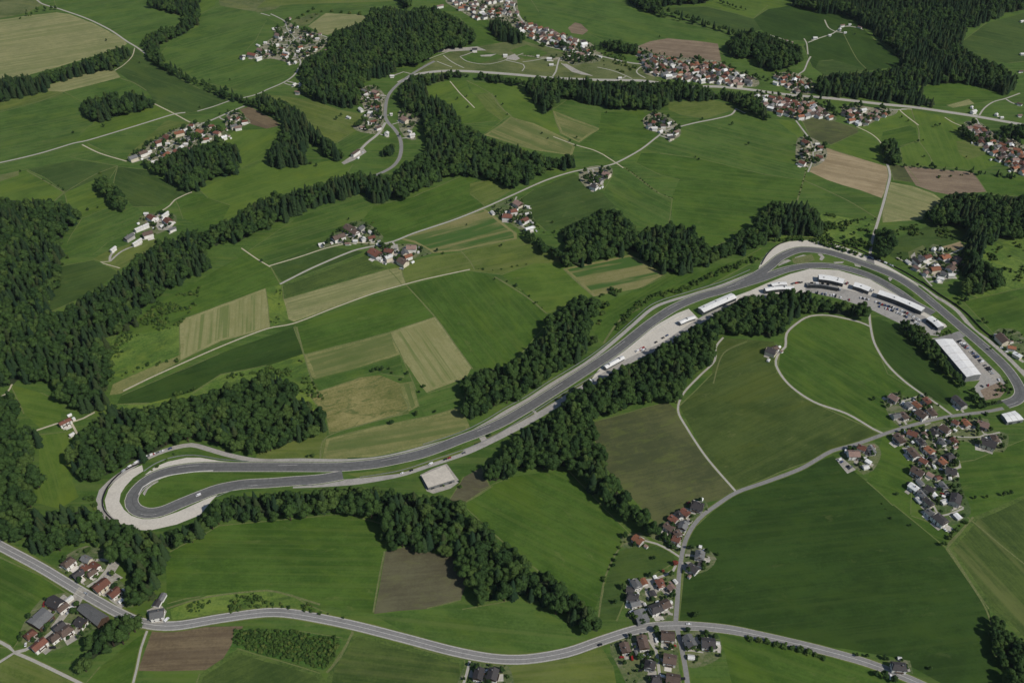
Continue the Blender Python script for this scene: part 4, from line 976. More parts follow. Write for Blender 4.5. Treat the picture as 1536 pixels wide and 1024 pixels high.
def gable_walls(L, W, he, hr, z0=-1.2, timber=False):
    b = MB(); x, y = L/2, W/2
    b.poly([(-x,-y,z0),(x,-y,z0),(x,-y,he),(-x,-y,he)]); b.poly([(x,y,z0),(-x,y,z0),(-x,y,he),(x,y,he)])
    for s in (1, -1):
        q = [(s*x,-y*s,z0),(s*x,y*s,z0),(s*x,y*s,he),(s*x,0,hr),(s*x,-y*s,he)]
        b.poly(q)
        if timber:
            t = s*(x+.12); b.poly([(t,-y*s*.98,he*.62),(t,y*s*.98,he*.62),(t,y*s*.98,he),(t,0,hr-.1),(t,-y*s*.98,he)], 1)
    return b
def gable_roof(L, W, he, hr, ov=1.0, th=.35, hip=0.0):
    b = MB(); x, y = L/2+ov, W/2+ov; sl = (hr-he)/(W/2); ze = he-sl*ov
    r = x-hip
    for s in (1, -1):
        low = [(-x, s*y, ze), (x, s*y, ze), (r, 0, hr), (-r, 0, hr)]
        up = [(a, c, d+th) for a, c, d in low]
        if s < 0: pass
        else: low, up = low[::-1], up[::-1]
        b.prism(low, up, 0, bottom=True)
    if hip:
        for s in (1, -1):
            tri = [(s*x, -s*y, ze), (s*x, s*y, ze), (s*r, 0, hr)]
            b.prism(tri, [(p, q, z+th) for p, q, z in tri], 0, bottom=True)
    return b
win_mesh = {}
def window_mesh():
    if 'w' not in win_mesh:
        b = MB(); b.box(-.62, .62, -.07, .07, -.75, .75, 0)
        for q in ((-.78,.78,-.1,.1,.75,.92),(-.78,.78,-.16,.16,-.92,-.75),(-.78,-.62,-.1,.1,-.75,.75),(.62,.78,-.1,.1,-.75,.75)): b.box(*q, 1)
        win_mesh['w'] = b.data('window', [glass_m, wall_m[0]])
    return win_mesh['w']
def door_mesh():
    if 'd' not in win_mesh:
        b = MB(); b.box(-.6, .6, -.08, .08, 0, 2.2, 0); b.box(-.75, .75, -.12, .12, 2.2, 2.38, 1); b.box(-1.0,1.0,-1.2,.1,2.55,2.68,1)
        win_mesh['d'] = b.data('door', [door_m, wood_m])
    return win_mesh['d']
def chimney_mesh():
    if 'c' not in win_mesh:
        b = MB(); b.box(-.4,.4,-.4,.4,-1.4,1.3,0); b.box(-.52,.52,-.52,.52,1.3,1.5,1)
        win_mesh['c'] = b.data('chimney', [chim_m, steel_m])
    return win_mesh['c']
ORD = ['first','second','third','fourth','fifth','sixth','seventh','eighth','ninth','tenth','eleventh','twelfth','thirteenth','fourteenth','fifteenth','sixteenth','seventeenth','eighteenth','nineteenth','twentieth']
def ordinal(n):
    if n <= 20: return ORD[n-1]
    t = {2:'twenty',3:'thirty',4:'forty',5:'fifty',6:'sixty'}[n//10]
    return t+'-'+ORD[n % 10-1] if n % 10 else t[:-1]+'ieth'
order = sorted(HL, key=lambda h: -h['size'])
for i, h in enumerate(order): h['rank'] = i
# who stands where, for the labels
from collections import defaultdict
grp = defaultdict(list)
for h in HL: grp[(h['place'], h['c'], h['small'])].append(h)
for k, g in grp.items():
    g.sort(key=lambda h: h['px'])
    kind = ('shed' if k[2] else 'house')
    for i, h in enumerate(g):
        base = RNAME[k[1]]
        if len(g) == 1: h['label'] = f"only {base} {'low ' if k[2] else ''}{kind} in the {k[0]}" if not k[0].startswith(('house','farmhouse')) else f"{base} {kind}, {k[0]}"
        else:
            h['label'] = f"{ordinal(i+1)} from the left of the {base} {kind}s in the {k[0]}"
            if len(h['label'].split()) > 16: h['label'] = f"{ordinal(i+1)} {base} {kind} from the left, {k[0]}"
rr = random.Random(5)
far_b = MB(); far_mats = [wall_m[0]]+[RM[k+'0'] for k in RC]
NIND = 298
def far_house(h):
    L, W, he = h['L'], h['W'], h['he']; hr = he+W*.28
    mi = 1+list(RC).index(h['c'])
    M = Matrix.Translation((h['x'], h['y'], hgt(h['x'], h['y'])))@Matrix.Rotation(h['rz'], 4, 'Z')
    for src, over in ((gable_walls(L, W, he, hr), 0), (gable_roof(L, W, he, hr, .7), mi)):
        b = len(far_b.v); far_b.v += [tuple(M@Vector(v)) for v in src.v]
        for f in src.f: far_b.f.append([b+i for i in f]); far_b.m.append(over)
for h in order:
    if h['rank'] >= NIND: far_house(h); continue
    L, W, he = h['L'], h['W'], h['he']; pitch = .22 if h['small'] else rr.uniform(.27, .4)
    hr = he+W/2*pitch*1.6
    z = hgt(h['x'], h['y'])
    name = 'shed' if h['small'] else ('barn' if h['L'] >= 17.5 else 'house')
    if name == 'barn': h['label'] = h['label'].replace(' houses in', ' buildings in').replace(' house in', ' building in')
    near = h['py'] > 560 and not h['small']
    t = empty(name, (h['x'], h['y'], z), h['rz'])
    tag(t, h['label'], 'building' if name != 'house' else 'house', 'buildings of the '+h['place'] if len(h['place']) < 60 else None)
    wm = wood_m if (name == 'barn' and rr.random() < .4) else rr.choice(wall_m[:2]+[wall_m[0]]*2+[wall_m[2]])
    tim = (not h['small']) and rr.random() < .35
    link('wall', gable_walls(L, W, he, hr, -1.2, tim).data('wall', [wm, wood_m]), t)
    hip = W*.28 if (not h['small'] and rr.random() < .3) else 0
    roof = link('roof', gable_roof(L, W, he, hr, .35 if h['small'] else .65, .3, hip).data('roof', [RM[h['c']+str(rr.randrange(2))]]), t)
    if not h['small'] and h['py'] > 150:
        c = link('chimney', chimney_mesh(), roof, (rr.uniform(-.25, .25)*L, W*.1*rr.choice((-1, 1)), hr-W*.05+.3))
    if near:
        xs = [-L*.33, 0, L*.33] if L > 12 else [-L*.25, L*.25]
        for s in (1, -1):
            for zz in ((1.4, 4.0) if he > 4.9 else (1.6,)):
                for x in xs:
                    if zz < 2 and s < 0 and abs(x) == min(abs(q) for q in xs) and x == xs[len(xs)//2]: continue
                    link('window', window_mesh(), t, (x, s*(W/2+.03), zz), 0)
        for s in (1, -1):
            for y in (-W*.22, W*.22): link('window', window_mesh(), t, (s*(L/2+.15), y, 1.6), math.pi/2)
        link('door', door_mesh(), t, (xs[len(xs)//2], -(W/2+.03), 0.05))
        if rr.random() < .7:      # a balcony along the sunny gable or eaves side
            bb = MB(); bb.box(-L*.3, L*.3, -1.3, 0, -.1, .1, 0); bb.box(-L*.3, L*.3, -1.3, -1.22, .1, 1.0, 0)
            if he > 4.9: link('balcony', bb.data('balcony', [wood_m]), t, (0, -(W/2), 2.75))
if far_b.f:
    o = link('distant_houses', far_b.data('distant_houses', far_mats))
    tag(o, 'crowded small houses with red and white roofs in the far villages', 'houses', kind='stuff')

def quad_hall(name, label, corners, h, roof_mat, wall_mat, ridge=0.0, seams=0, cat='hall', cut=.0):
    """a hall on four roof corners seen at height h (px, in order round the roof)"""
    w = [P(px, py, h) for px, py in corners]
    cx = sum(p[0] for p in w)/4; cy = sum(p[1] for p in w)/4; z = hgt(cx, cy)
    ar = sum(w[i][0]*w[(i+1)%4][1]-w[(i+1)%4][0]*w[i][1] for i in range(4))
    if ar < 0: w = w[::-1]
    q = [(p[0]-cx, p[1]-cy) for p in w]
    t = empty(name, (cx, cy, z)); tag(t, label, cat)
    # long axis first
    if math.dist(q[0], q[1]) < math.dist(q[1], q[2]): q = q[1:]+q[:1]
    ins = [(x*.985, y*.985) for x, y in q]
    m01 = ((q[1][0]+q[2][0])/2, (q[1][1]+q[2][1])/2); m23 = ((q[3][0]+q[0][0])/2, (q[3][1]+q[0][1])/2)
    b = MB(); b.prism([(x, y, -1.5) for x, y in ins], [(x, y, h-.05) for x, y in ins])
    if ridge:
        for e in ((ins[1], ins[2], m01), (ins[3], ins[0], m23)):
            c = (e[2][0]*.985, e[2][1]*.985); b.poly([(e[0][0], e[0][1], h-.05), (e[1][0], e[1][1], h-.05), (c[0], c[1], h+ridge-.05)])
    link('wall', b.data('wall', [wall_mat]), t)
    b = MB()
    if ridge:
        for e in ((q[0], q[1], m01, m23), (q[2], q[3], m23, m01)):
            low = [(e[0][0], e[0][1], h), (e[1][0], e[1][1], h), (e[2][0], e[2][1], h+ridge), (e[3][0], e[3][1], h+ridge)]
            b.prism(low, [(x, y, zz+.35) for x, y, zz in low], 0, bottom=True)
    else: b.prism([(x, y, h) for x, y in q], [(x, y, h+.5) for x, y in q], 0, bottom=True)
    rf = link('roof', b.data('roof', [roof_mat]), t)
    if seams:
        b = MB()
        def at(u, v):
            x0, y0 = q[0][0]+(q[1][0]-q[0][0])*u, q[0][1]+(q[1][1]-q[0][1])*u
            x1, y1 = q[3][0]+(q[2][0]-q[3][0])*u, q[3][1]+(q[2][1]-q[3][1])*u
            return x0+(x1-x0)*v, y0+(y1-y0)*v
        def zt(v): return h+(.5 if not ridge else .35+ridge*(1-abs(v-.5)*2))
        for i in range(1, seams):
            u = i/seams
            for v0, v1 in ((0, .5), (.5, 1)):
                a, c = at(u, v0), at(u, v1); dx, dy = (q[1][0]-q[0][0]), (q[1][1]-q[0][1]); m = math.hypot(dx, dy); dx, dy = dx/m*.2, dy/m*.2
                base = [(a[0]-dx, a[1]-dy, zt(v0)-.1), (a[0]+dx, a[1]+dy, zt(v0)-.1), (c[0]+dx, c[1]+dy, zt(v1)-.1), (c[0]-dx, c[1]-dy, zt(v1)-.1)]
                b.prism(base, [(x, y, zz+.2) for x, y, zz in base])
        link('roof_seams', b.data('roof_seams', [wall_m[2]]), rf)
    # gates along the two long walls
    for (a, c) in ((ins[0], ins[1]), (ins[2], ins[3])):
        L = math.dist(a, c); n = max(2, int(L/9)); ang = math.atan2(c[1]-a[1], c[0]-a[0])
        for i in range(n):
            f = (i+.5)/n; b = MB(); b.box(-1.9, 1.9, -.12, .06, 0, min(4, h*.6)); b.box(-2.1, 2.1, -.16, .06, min(4, h*.6), min(4, h*.6)+.25, 1)
            link('gate', b.data('gate', [dark_clad, steel_m]), t, (a[0]+(c[0]-a[0])*f, a[1]+(c[1]-a[1])*f, 0), ang)
    return t
quad_hall('exhibition_hall', 'long white flat-roofed hall inside the last bend of the racing circuit', [(1402,510),(1429,509),(1472,561),(1450,565)], 9, white_roof, steel_m, 1.2, 5)
quad_hall('storage_hall', 'white shallow-roofed hall by the road junction at the right edge', [(1502,621),(1522,616),(1536,629),(1511,633)], 4.5, white_roof, steel_m, .9, 3)
quad_hall('service_hall', 'beige flat-roofed hall between the track and the wood below it', [(632,713),(668,698),(682,719),(642,731)], 4.5, beige_roof, steel_m, 0, 0)
quad_hall('barn', 'wide grey metal-roofed barn beside the lower left hamlet lane', [(40,932),(64,910),(81,922),(59,943)], 5.5, RM['g1'], wood_m, 1.6, 0, 'barn')
quad_hall('barn', 'long grey and dark gabled barn along the main road at the lower left', [(115,914),(131,904),(163,924),(146,939)], 5.5, RM['g0'], wood_m, 4.2, 0, 'barn')
quad_hall('barn', 'grey metal-roofed barn on the main road by the crossroads', [(950,916),(966,912),(975,929),(957,935)], 4.5, RM['g1'], steel_m, 1.2, 0, 'barn')

def long_building(name, label, line, width, h, bands=2, curved=False, cat='pit building', roof=None, wall=None):
    """building following a line of roof-centre pixels"""
    p = smooth([P(px, py, h) for px, py in line], 7); cx, cy = p[len(p)//2]; z = hgt(cx, cy)
    p = [(x-cx, y-cy) for x, y in p]
    t = empty(name, (cx, cy, z)); tag(t, label, cat)
    L, Rr = offset(p, width/2), offset(p, -width/2); n = len(p)
    b = MB()
    ring = Rr+L[::-1]; b.prism([(x, y, -1.5) for x, y in ring], [(x, y, h-.2) for x, y in ring])
    link('wall', b.data('wall', [wall or steel_m]), t)
    b = MB(); L2, R2, ce = offset(p, width/2+1), offset(p, -width/2-1.6), p
    up = 1.3 if curved else .5
    for i in range(n-1):
        for A, B in ((R2, ce), (ce, L2)):
            za, zb = (h, h+up) if A is R2 else (h+up, h)
            low = [(A[i][0], A[i][1], za), (A[i+1][0], A[i+1][1], za), (B[i+1][0], B[i+1][1], zb), (B[i][0], B[i][1], zb)]
            b.prism(low, [(x, y, q+.35) for x, y, q in low], 0, bottom=True)
    link('roof', b.data('roof', [roof or white_roof]), t)
    rf = t.children[-1] if False else [c for c in t.children if c.name.startswith('roof')][0]
    rq = random.Random(int(abs(cx)))
    for i in range(1, n-1, 2):
        for sgn in (1, -1):
            if rq.random() < .55:
                q = offset(p, sgn*width*.22)[i]; a = math.atan2(p[i+1][1]-p[i-1][1], p[i+1][0]-p[i-1][0])
                vb = MB(); vb.box(-.7, .7, -.5, .5, -.5, .75, 0); vb.box(-.8, .8, -.6, .6, .75, .9, 1)
                link('roof_vent', vb.data('roof_vent', [steel_m, dark_clad]), rf, (q[0], q[1], h+up*.55+.3), a)
    # glazed bands, front and back, and posts between them
    gl = MB(); po = MB()
    for side, sg in ((Rr, -1), (L, 1)):
        for k in range(bands):
            z0 = .6+k*(h-1)/bands; z1 = z0+(h-1)/bands*.68
            for i in range(n-1):
                a, c = side[i], side[i+1]; d = math.dist(a, c) or 1
                nx, ny = -(c[1]-a[1])/d*sg*.06, (c[0]-a[0])/d*sg*.06
                q = [(a[0]+nx, a[1]+ny, z0), (c[0]+nx, c[1]+ny, z0), (c[0]+nx, c[1]+ny, z1), (a[0]+nx, a[1]+ny, z1)]
                gl.poly(q if sg < 0 else q[::-1])
        for i in range(0, n, 1):
            x, y = side[i]; po.box(x-.18, x+.18, y-.18, y+.18, 0, h-.3)
    gb = link('glazing', gl.data('glazing', [dark_clad]), t)
    link('post', po.data('post', [steel_m]), t)
    return t
long_building('pit_building', 'long white-roofed building beside the straight, upper end of the apron', [(1051,465),(1075,454),(1101,443)], 9, 6, 1, True)
long_building('pit_building', 'narrow white roof strip by the straight, lower end of the pale apron', [(907,551),(921,543),(935,535)], 4, 4, 1, True)
long_building('pit_building', 'small white canopy building at the middle of the pale apron', [(1019,484),(1030,479),(1042,475)], 4, 4, 1, True)
long_building('grandstand_canopy', 'thin curved white canopy over a dark stand at the wood edge', [(1147,434),(1160,432),(1176,431),(1191,432)], 5, 6, 1, True)
long_building('canopy', 'short white canopy on the apron above the curved stand', [(1157,427),(1168,425),(1180,425)], 4, 4, 1)
long_building('pit_building', 'white-roofed glazed pit building, left one in the loop', [(1228,415),(1245,417),(1266,422)], 9, 6.5, 2)
long_building('pit_building', 'shortest glazed pit building, middle one in the loop', [(1281,426),(1292,429),(1305,434)], 8, 6.2, 2)
long_building('pit_building', 'longest glazed pit building with white roof above the car park', [(1318,438),(1342,446),(1365,455),(1385,464)], 8, 6.8, 2)
long_building('pit_building', 'white rounded building at the lower end of the paddock', [(1394,476),(1403,482),(1412,490)], 8, 6, 1, True)
def grandstand(label, line, width, steps):
    p = smooth([P(*q) for q in line], 6); cx, cy = p[len(p)//2]; z = hgt(cx, cy); p = [(x-cx, y-cy) for x, y in p]
    t = empty('grandstand', (cx, cy, z)); tag(t, label, 'grandstand'); n = len(p)
    for s in range(steps):
        a, c = offset(p, width*(s/steps)), offset(p, width*((s+1)/steps)); zz = 4.6-3.6*s/(steps-1)
        b = MB(); ring = a+c[::-1]; b.prism([(x, y, -1.2) for x, y in ring], [(x, y, zz) for x, y in ring], 0)
        link('step', b.data('step', [SURF['conc2'] if s % 2 else steel_m]), t)
    a, c = offset(p, -.5), offset(p, -.05); b = MB(); ring = a+c[::-1]
    b.prism([(x, y, -1.2) for x, y in ring], [(x, y, 5.4) for x, y in ring]); link('rear_wall', b.data('rear_wall', [dark_clad]), t)
    for k in range(9):
        i = 1+k*(n-3)//9; x, y = offset(p, width*.3)[i]; b = MB(); b.box(-1.6, 1.6, -1.2, 1.2, 2.4, 6.2); b.box(-1.9, 1.9, -1.5, 1.5, 6.2, 6.45, 1)
        if rr.random() < .75: link('cabin', b.data('cabin', [wall_m[0], white_roof]), t, (x, y, 0), math.atan2(p[i+1][1]-p[i][1], p[i+1][0]-p[i][0]))
    return t
grandstand('terraced grandstand with white cabins above the wood in the loop', [(1211,432),(1225,432),(1240,434),(1256,437)], 11, 5)
# ================================================================== trees
leaf_a = objvar('leaves_broadleaf', (44,67,33), (67,91,42), .9, .85, .12, mid=(78,98,46))
leaf_s = objvar('needles_spruce', (37,58,37), (57,76,43), .9, .9, .1, mid=(64,74,42))
leaf_b = objvar('leaves_shrub', (52,76,34), (80,102,46), 1.4, .9, .1, mid=(96,110,52))
bark_m = plain('bark', (74,62,50), .25, .6, .95)
red_leaf = objvar('leaves_copper', (120,60,52), (140,72,58), 1.2, .9, .1)
def rnd_dir(r):
    z = r.uniform(-.55, 1); a = r.uniform(0, 2*math.pi); q = math.sqrt(max(0, 1-z*z)); return Vector((q*math.cos(a), q*math.sin(a), z))
def leaf_quad(b, c, n, s, r):
    n = n.normalized(); u = n.cross(Vector((r.uniform(-1,1), r.uniform(-1,1), r.uniform(-1,1))))
    if u.length < 1e-3: return
    u.normalize(); v = n.cross(u)
    s2 = s*r.uniform(.6, 1.0)
    b.poly([c-u*s-v*s2*.7, c+u*s*.8-v*s2, c+u*s+v*s2*.7, c-u*s*.6+v*s2])
def broad_crown(seed, leaves=620, h=15.0, rad=5.2, base=3.2, size=.58, lumps=11, squash=1.0):
    """lumpy crown of leaf clusters: z from base to h"""
    r = random.Random(seed); b = MB(); H = (h-base)/2; zc = base+H
    cl = []
    for i in range(lumps):
        d = rnd_dir(r); k = r.uniform(.5, .78)
        cl.append((Vector((d.x*rad*k, d.y*rad*k, zc+d.z*H*k*1.05)), rad*r.uniform(.36, .56)))
    cl.append((Vector((0, 0, zc-.1*H)), rad*.74)); cl.append((Vector((r.uniform(-1,1), r.uniform(-1,1), zc+.42*H)), rad*.5))
    per = leaves//len(cl)
    for c, rr_ in cl:
        for _ in range(per):
            d = rnd_dir(r); q = c+Vector((d.x, d.y, d.z*.95))*rr_*r.uniform(.82, 1.08)
            jit = Vector((r.uniform(-1,1), r.uniform(-1,1), r.uniform(-1,1)))*.2
            leaf_quad(b, q, d+jit+Vector((0,0,.15)), size*r.uniform(.7, 1.3), r)
        # the clump's own shaded inside
        st = bmesh.new(); bmesh.ops.create_icosphere(st, subdivisions=1, radius=rr_*.82)
        k0 = len(b.v)
        for v in st.verts: b.v.append(tuple(c+v.co*(1+.2*mnoise.noise(v.co+c))))
        for f in st.faces: b.f.append([k0+v.index for v in f.verts]); b.m.append(0)
        st.free()
    return b
def spruce_crown(seed, h=22.0, rad=3.6, base=1.8):
    r = random.Random(seed); b = MB(); tiers = 17
    core = [(math.cos(a)*rad*.5, math.sin(a)*rad*.5, base+.6) for a in [i*math.pi/4 for i in range(8)]]
    k = len(b.v); b.v += core+[(0, 0, h*.97)]
    for i in range(8): b.f.append([k+i, k+(i+1) % 8, k+8]); b.m.append(0)
    for t in range(tiers):
        f = t/(tiers-1); z = base+(h-base)*(f**.92); R0 = rad*(1-f)**.66*r.uniform(.86, 1.1)+.25
        n = int(12-6*f); off = r.uniform(0, 6.28)
        for i in range(n):
            a = off+i*2*math.pi/n+r.uniform(-.2, .2); L = R0*r.uniform(.72, 1.18); wd = (2*math.pi*R0/n)*.62+.12
            dx, dy = math.cos(a), math.sin(a); nx, ny = -dy, dx; dr = L*r.uniform(.28, .5)
            z0 = z+.5+r.uniform(-.25, .25)
            root = (dx*.15, dy*.15, z0+.35); m1 = (dx*L*.62+nx*wd, dy*L*.62+ny*wd, z0-dr*.55); m2 = (dx*L*.62-nx*wd, dy*L*.62-ny*wd, z0-dr*.55)
            tip = (dx*L, dy*L, z0-dr); mid = (dx*L*.6, dy*L*.6, z0-dr*.22)
            b.poly([root, m2, mid]); b.poly([root, mid, m1]); b.poly([mid, m2, tip]); b.poly([mid, tip, m1])
    return b
def trunk(h, r0, limbs=0, seed=0):
    r = random.Random(seed); b = MB(); n = 7
    rings = [(0-.8, r0*1.25), (h*.25, r0*.9), (h*.6, r0*.6), (h, r0*.12)]
    for (z0, a0), (z1, a1) in zip(rings, rings[1:]):
        c0 = [(math.cos(i*6.2832/n)*a0, math.sin(i*6.2832/n)*a0, z0) for i in range(n)]; c1 = [(math.cos(i*6.2832/n)*a1, math.sin(i*6.2832/n)*a1, z1) for i in range(n)]
        k = len(b.v); b.v += c0+c1
        for i in range(n): b.f.append([k+i, k+(i+1) % n, k+n+(i+1) % n, k+n+i]); b.m.append(0)
    for _ in range(limbs):
        a = r.uniform(0, 6.28); z = h*r.uniform(.35, .7); L = h*r.uniform(.2, .33); e = Vector((math.cos(a)*L, math.sin(a)*L, z+L*.8)); s = Vector((0, 0, z))
        u = Vector((-math.sin(a), math.cos(a), 0))*r0*.3; w = Vector((0, 0, 1))*r0*.3
        base = [s+u, s+w, s-u, s-w]; k = len(b.v); b.v += [tuple(q) for q in base]+[tuple(e)]
        for i in range(4): b.f.append([k+i, k+(i+1) % 4, k+4]); b.m.append(0)
    return b
BR = [broad_crown(10+i, 720, *d).data('broadleaf_crown', [leaf_a]) for i, d in enumerate([(15,5.2,3),(17,5.0,3.4),(13,5.4,2.6),(16,4.6,3.2),(18,5.6,4),(14,4.4,2.4),(15.5,5.8,3)])]
BRH = [15,17,13,16,18,14,15.5]
BT = [trunk(h*.8, .42, 5, i).data('broadleaf_trunk', [bark_m]) for i, h in enumerate(BRH)]
SPH = [20,22,18.5,21,17]
SP = [spruce_crown(40+i, h, rad).data('spruce_crown', [leaf_s]) for i, (h, rad) in enumerate(zip(SPH, [4.1,4.3,4.2,3.8,4.0]))]
ST_ = [trunk(h*.95, .36).data('spruce_trunk', [bark_m]) for h in SPH]
BU = [broad_crown(70+i, 150, hh, rad, -.3, .34, 6).data('bush_leaves', [leaf_b]) for i, (hh, rad) in enumerate([(2.6,1.7),(3.2,1.6),(2.0,1.9),(3.6,2.0)])]
BUR = broad_crown(90, 200, 6.5, 3.2, 1.2, .4, 8).data('crown', [red_leaf])

rt = random.Random(99)
TREES = []      # (kind, variant, x, y, scale, rz, place, size)
PSC = {'grove at the lower right corner': .75, 'tree belt behind the white hall': .62, "trees on the track's last corner": .55, 'tree row under the top village street': .8, 'clump by the valley road loop': .8, 'thin row beside the distant road': .7, 'hedge trees beside the middle hamlet': .7, 'copse left of the right edge village': .8, 'winding strip at the upper left': .85, 'tree row left of the brown field': .85}
for place, share, pp, w in WOOD:
    ps_ = PSC.get(place, 1.0)
    xs = [q[0] for q in w]; ys = [q[1] for q in w]; sp_ = 8.0*(.35+.65*ps_)
    y = min(ys)-30
    row = 0
    while y < max(ys):
        x = min(xs)+(row % 2)*sp_/2
        while x < max(xs):
            gx, gy = x+rt.uniform(-3.3, 3.3), y+rt.uniform(-3.3, 3.3); x += sp_
            z = hgt(gx, gy); bx, by = proj(gx, gy, z+2.6)
            if not (-45 < bx < PW+45 and -45 < by < PH+60): continue
            if not inpoly(bx, by, pp): continue
            # woods hold stands of one kind
            f = mnoise.noise((gx/55, gy/55, 3.3))*.55+.5
            kind = 'S' if f*.6+rt.random()*.4 < share else 'B'
            hh = rt.uniform(.82, 1.15); ok = False
            for s in (hh*ps_, hh*ps_*.78, hh*ps_*.6, hh*ps_*.45):
                H = (23.0 if kind == 'S' else 19.0)*s
                tx, ty = proj(gx, gy, z+H*.9)
                if inpoly(tx, ty, pp): ok = True; break
            if not ok: continue
            if kind == 'S' and s < .5: kind = 'B'; s = .6
            v = rt.randrange(len(SP) if kind == 'S' else len(BR))
            TREES.append((kind, v, gx, gy, s*(rt.uniform(.9, 1.48) if kind == 'B' else rt.uniform(.95, 1.32)), rt.uniform(0, 6.28), place, s/math.sqrt(gx*gx+gy*gy+CAMH**2)))
        y += sp_*.88; row += 1
for ln, spc, smin, smax, sh, place in (('980,17 1010,25 1040,34 1085,48 1110,55', 6.5, .55, .95, .4, 'tree row between the far meadows'), ('1078,3 1095,10 1116,17', 8, .4, .6, .2, 'tree row near the top edge'),
        ('252,98 285,120 320,135 352,142', 10, .5, .9, .3, 'winding strip at the upper left'), ('1357,248 1400,254 1460,260 1525,268', 17, .35, .8, .2, 'tree row above the right ploughed field'), ('100,828 130,816 165,826', 11, .5, .8, .2, 'edge of the wood by the lower left hamlet'),
        ('30,28 60,18 85,15', 10, .4, .7, .2, 'tree row above the big stubble field'), ('860,66 880,72 900,76', 9, .5, .9, .3, 'tree row left of the brown field'), ('1120,116 1150,122 1166,128', 9, .4, .7, .1, 'trees below the round wood'), ('1215,146 1232,150', 9, .5, .8, .2, 'clump between the upper right villages')):
    p = smooth(wpts(ln), 4); acc = 0
    for a, b in zip(p, p[1:]):
        acc += math.dist(a, b)
        if acc > spc:
            acc = 0; k = 'S' if rt.random() < sh else 'B'; s = rt.uniform(smin, smax)
            TREES.append((k, rt.randrange(5), b[0]+rt.uniform(-3, 3), b[1]+rt.uniform(-3, 3), s, rt.uniform(0, 6.28), place, s/math.sqrt(b[0]**2+b[1]**2+CAMH**2)))
# keep the roads and the circuit clear of trunks
clear = []
for n, s, w_, p in ROADP:
    if s != 'dry': clear += [(q, w_/2+2.5) for q in p]
for p, w_ in ((main_p, 6.5), (far_p, 8), (tm, 11), (tl, 10), (sn, 5), (ss, 5.5)): clear += [(q, w_) for q in p]
cell = defaultdict(list)
for q, r_ in clear: cell[(int(q[0]//20), int(q[1]//20))].append((q, r_))
def blocked(x, y, extra=0):
    i, j = int(x//20), int(y//20)
    for a in (-1, 0, 1):
        for b in (-1, 0, 1):
            for q, r_ in cell.get((i+a, j+b), ()):
                if (q[0]-x)**2+(q[1]-y)**2 < (r_+extra)**2: return True
    return False
HX = defaultdict(list)
for h in HL: HX[(int(h['x']//30), int(h['y']//30))].append(h)
def in_house(x, y, extra=1.5):
    i, j = int(x//30), int(y//30)
    for a in (-1, 0, 1):
        for b in (-1, 0, 1):
            for h in HX.get((i+a, j+b), ()):
                if math.hypot(h['x']-x, h['y']-y) < max(h['L'], h['W'])*.42+extra: return True
    return False
TREES = [t for t in TREES if not blocked(t[2], t[3]) and not in_house(t[2], t[3], 3)]
print('TREES', len(TREES), 'spruce', sum(t[0] == 'S' for t in TREES))

def gn_scatter(name, variants, data, label, cat):
    """one object: every further tree of a kind, instanced on a point cloud of its own"""
    col = bpy.data.collections.new(name+'_kinds')
    for i, m in enumerate(variants):
        col.objects.link(bpy.data.objects.new(f'{name}_kind_{i:02d}', m))
    me = bpy.data.meshes.new(name); me.from_pydata([(d[0], d[1], hgt(d[0], d[1])-.2) for d in data], [], [])
    for an, typ, vals in (('variant', 'INT', [d[2] for d in data]), ('size', 'FLOAT', [d[3] for d in data]), ('turn', 'FLOAT', [d[4] for d in data])):
        a = me.attributes.new(an, typ, 'POINT'); a.data.foreach_set('value', vals)
    o = link(name, me); ng = bpy.data.node_groups.new(name, 'GeometryNodeTree')
    ng.interface.new_socket('Geometry', in_out='INPUT', socket_type='NodeSocketGeometry'); ng.interface.new_socket('Geometry', in_out='OUTPUT', socket_type='NodeSocketGeometry')
    N = ng.nodes.new; gi, go = N('NodeGroupInput'), N('NodeGroupOutput'); iop = N('GeometryNodeInstanceOnPoints'); ci = N('GeometryNodeCollectionInfo')
    ci.inputs['Collection'].default_value = col; ci.inputs['Separate Children'].default_value = True; ci.inputs['Reset Children'].default_value = True
    iop.inputs['Pick Instance'].default_value = True
    def att(n, t):
        a = N('GeometryNodeInputNamedAttribute'); a.data_type = t; a.inputs['Name'].default_value = n; return a.outputs['Attribute']
    L = ng.links.new; cx = N('ShaderNodeCombineXYZ'); L(att('turn', 'FLOAT'), cx.inputs['Z'])
    L(gi.outputs[0], iop.inputs['Points']); L(ci.outputs[0], iop.inputs['Instance']); L(att('variant', 'INT'), iop.inputs['Instance Index'])
    L(cx.outputs[0], iop.inputs['Rotation']); L(att('size', 'FLOAT'), iop.inputs['Scale']); L(iop.outputs[0], go.inputs[0])
    md = o.modifiers.new('trees', 'NODES'); md.node_group = ng
    tag(o, label, cat, kind='stuff'); return o
TREES.sort(key=lambda t: -t[7]*(1.0 if t[0] == 'S' else 1.0))
cnt = {'S': 0, 'B': 0}; rest = {'S': [], 'B': []}
for k, v, x, y, s, rz, place, _sz in TREES:
    bx, by = proj(x, y, hgt(x, y))
    if cnt[k] < 290 and 5 < bx < PW-5 and by < PH+8:
        cnt[k] += 1
        nm = 'spruce_tree' if k == 'S' else 'broadleaf_tree'
        o = empty(nm, (x, y, hgt(x, y)-.2), rz); o.scale = (s, s, s)
        tag(o, ('dark pointed spruce in the ' if k == 'S' else 'rounded green broadleaf tree in the ')+place, 'tree', ('spruces of the ' if k == 'S' else 'broadleaf trees of the ')+place)
        link('crown', (SP if k == 'S' else BR)[v], o); link('trunk', (ST_ if k == 'S' else BT)[v], o)
    else: rest[k].append((x, y, v, s, rz))
gn_scatter('spruce_forest', SP, rest['S'], 'dark spruces massed in the woods farther off', 'forest')
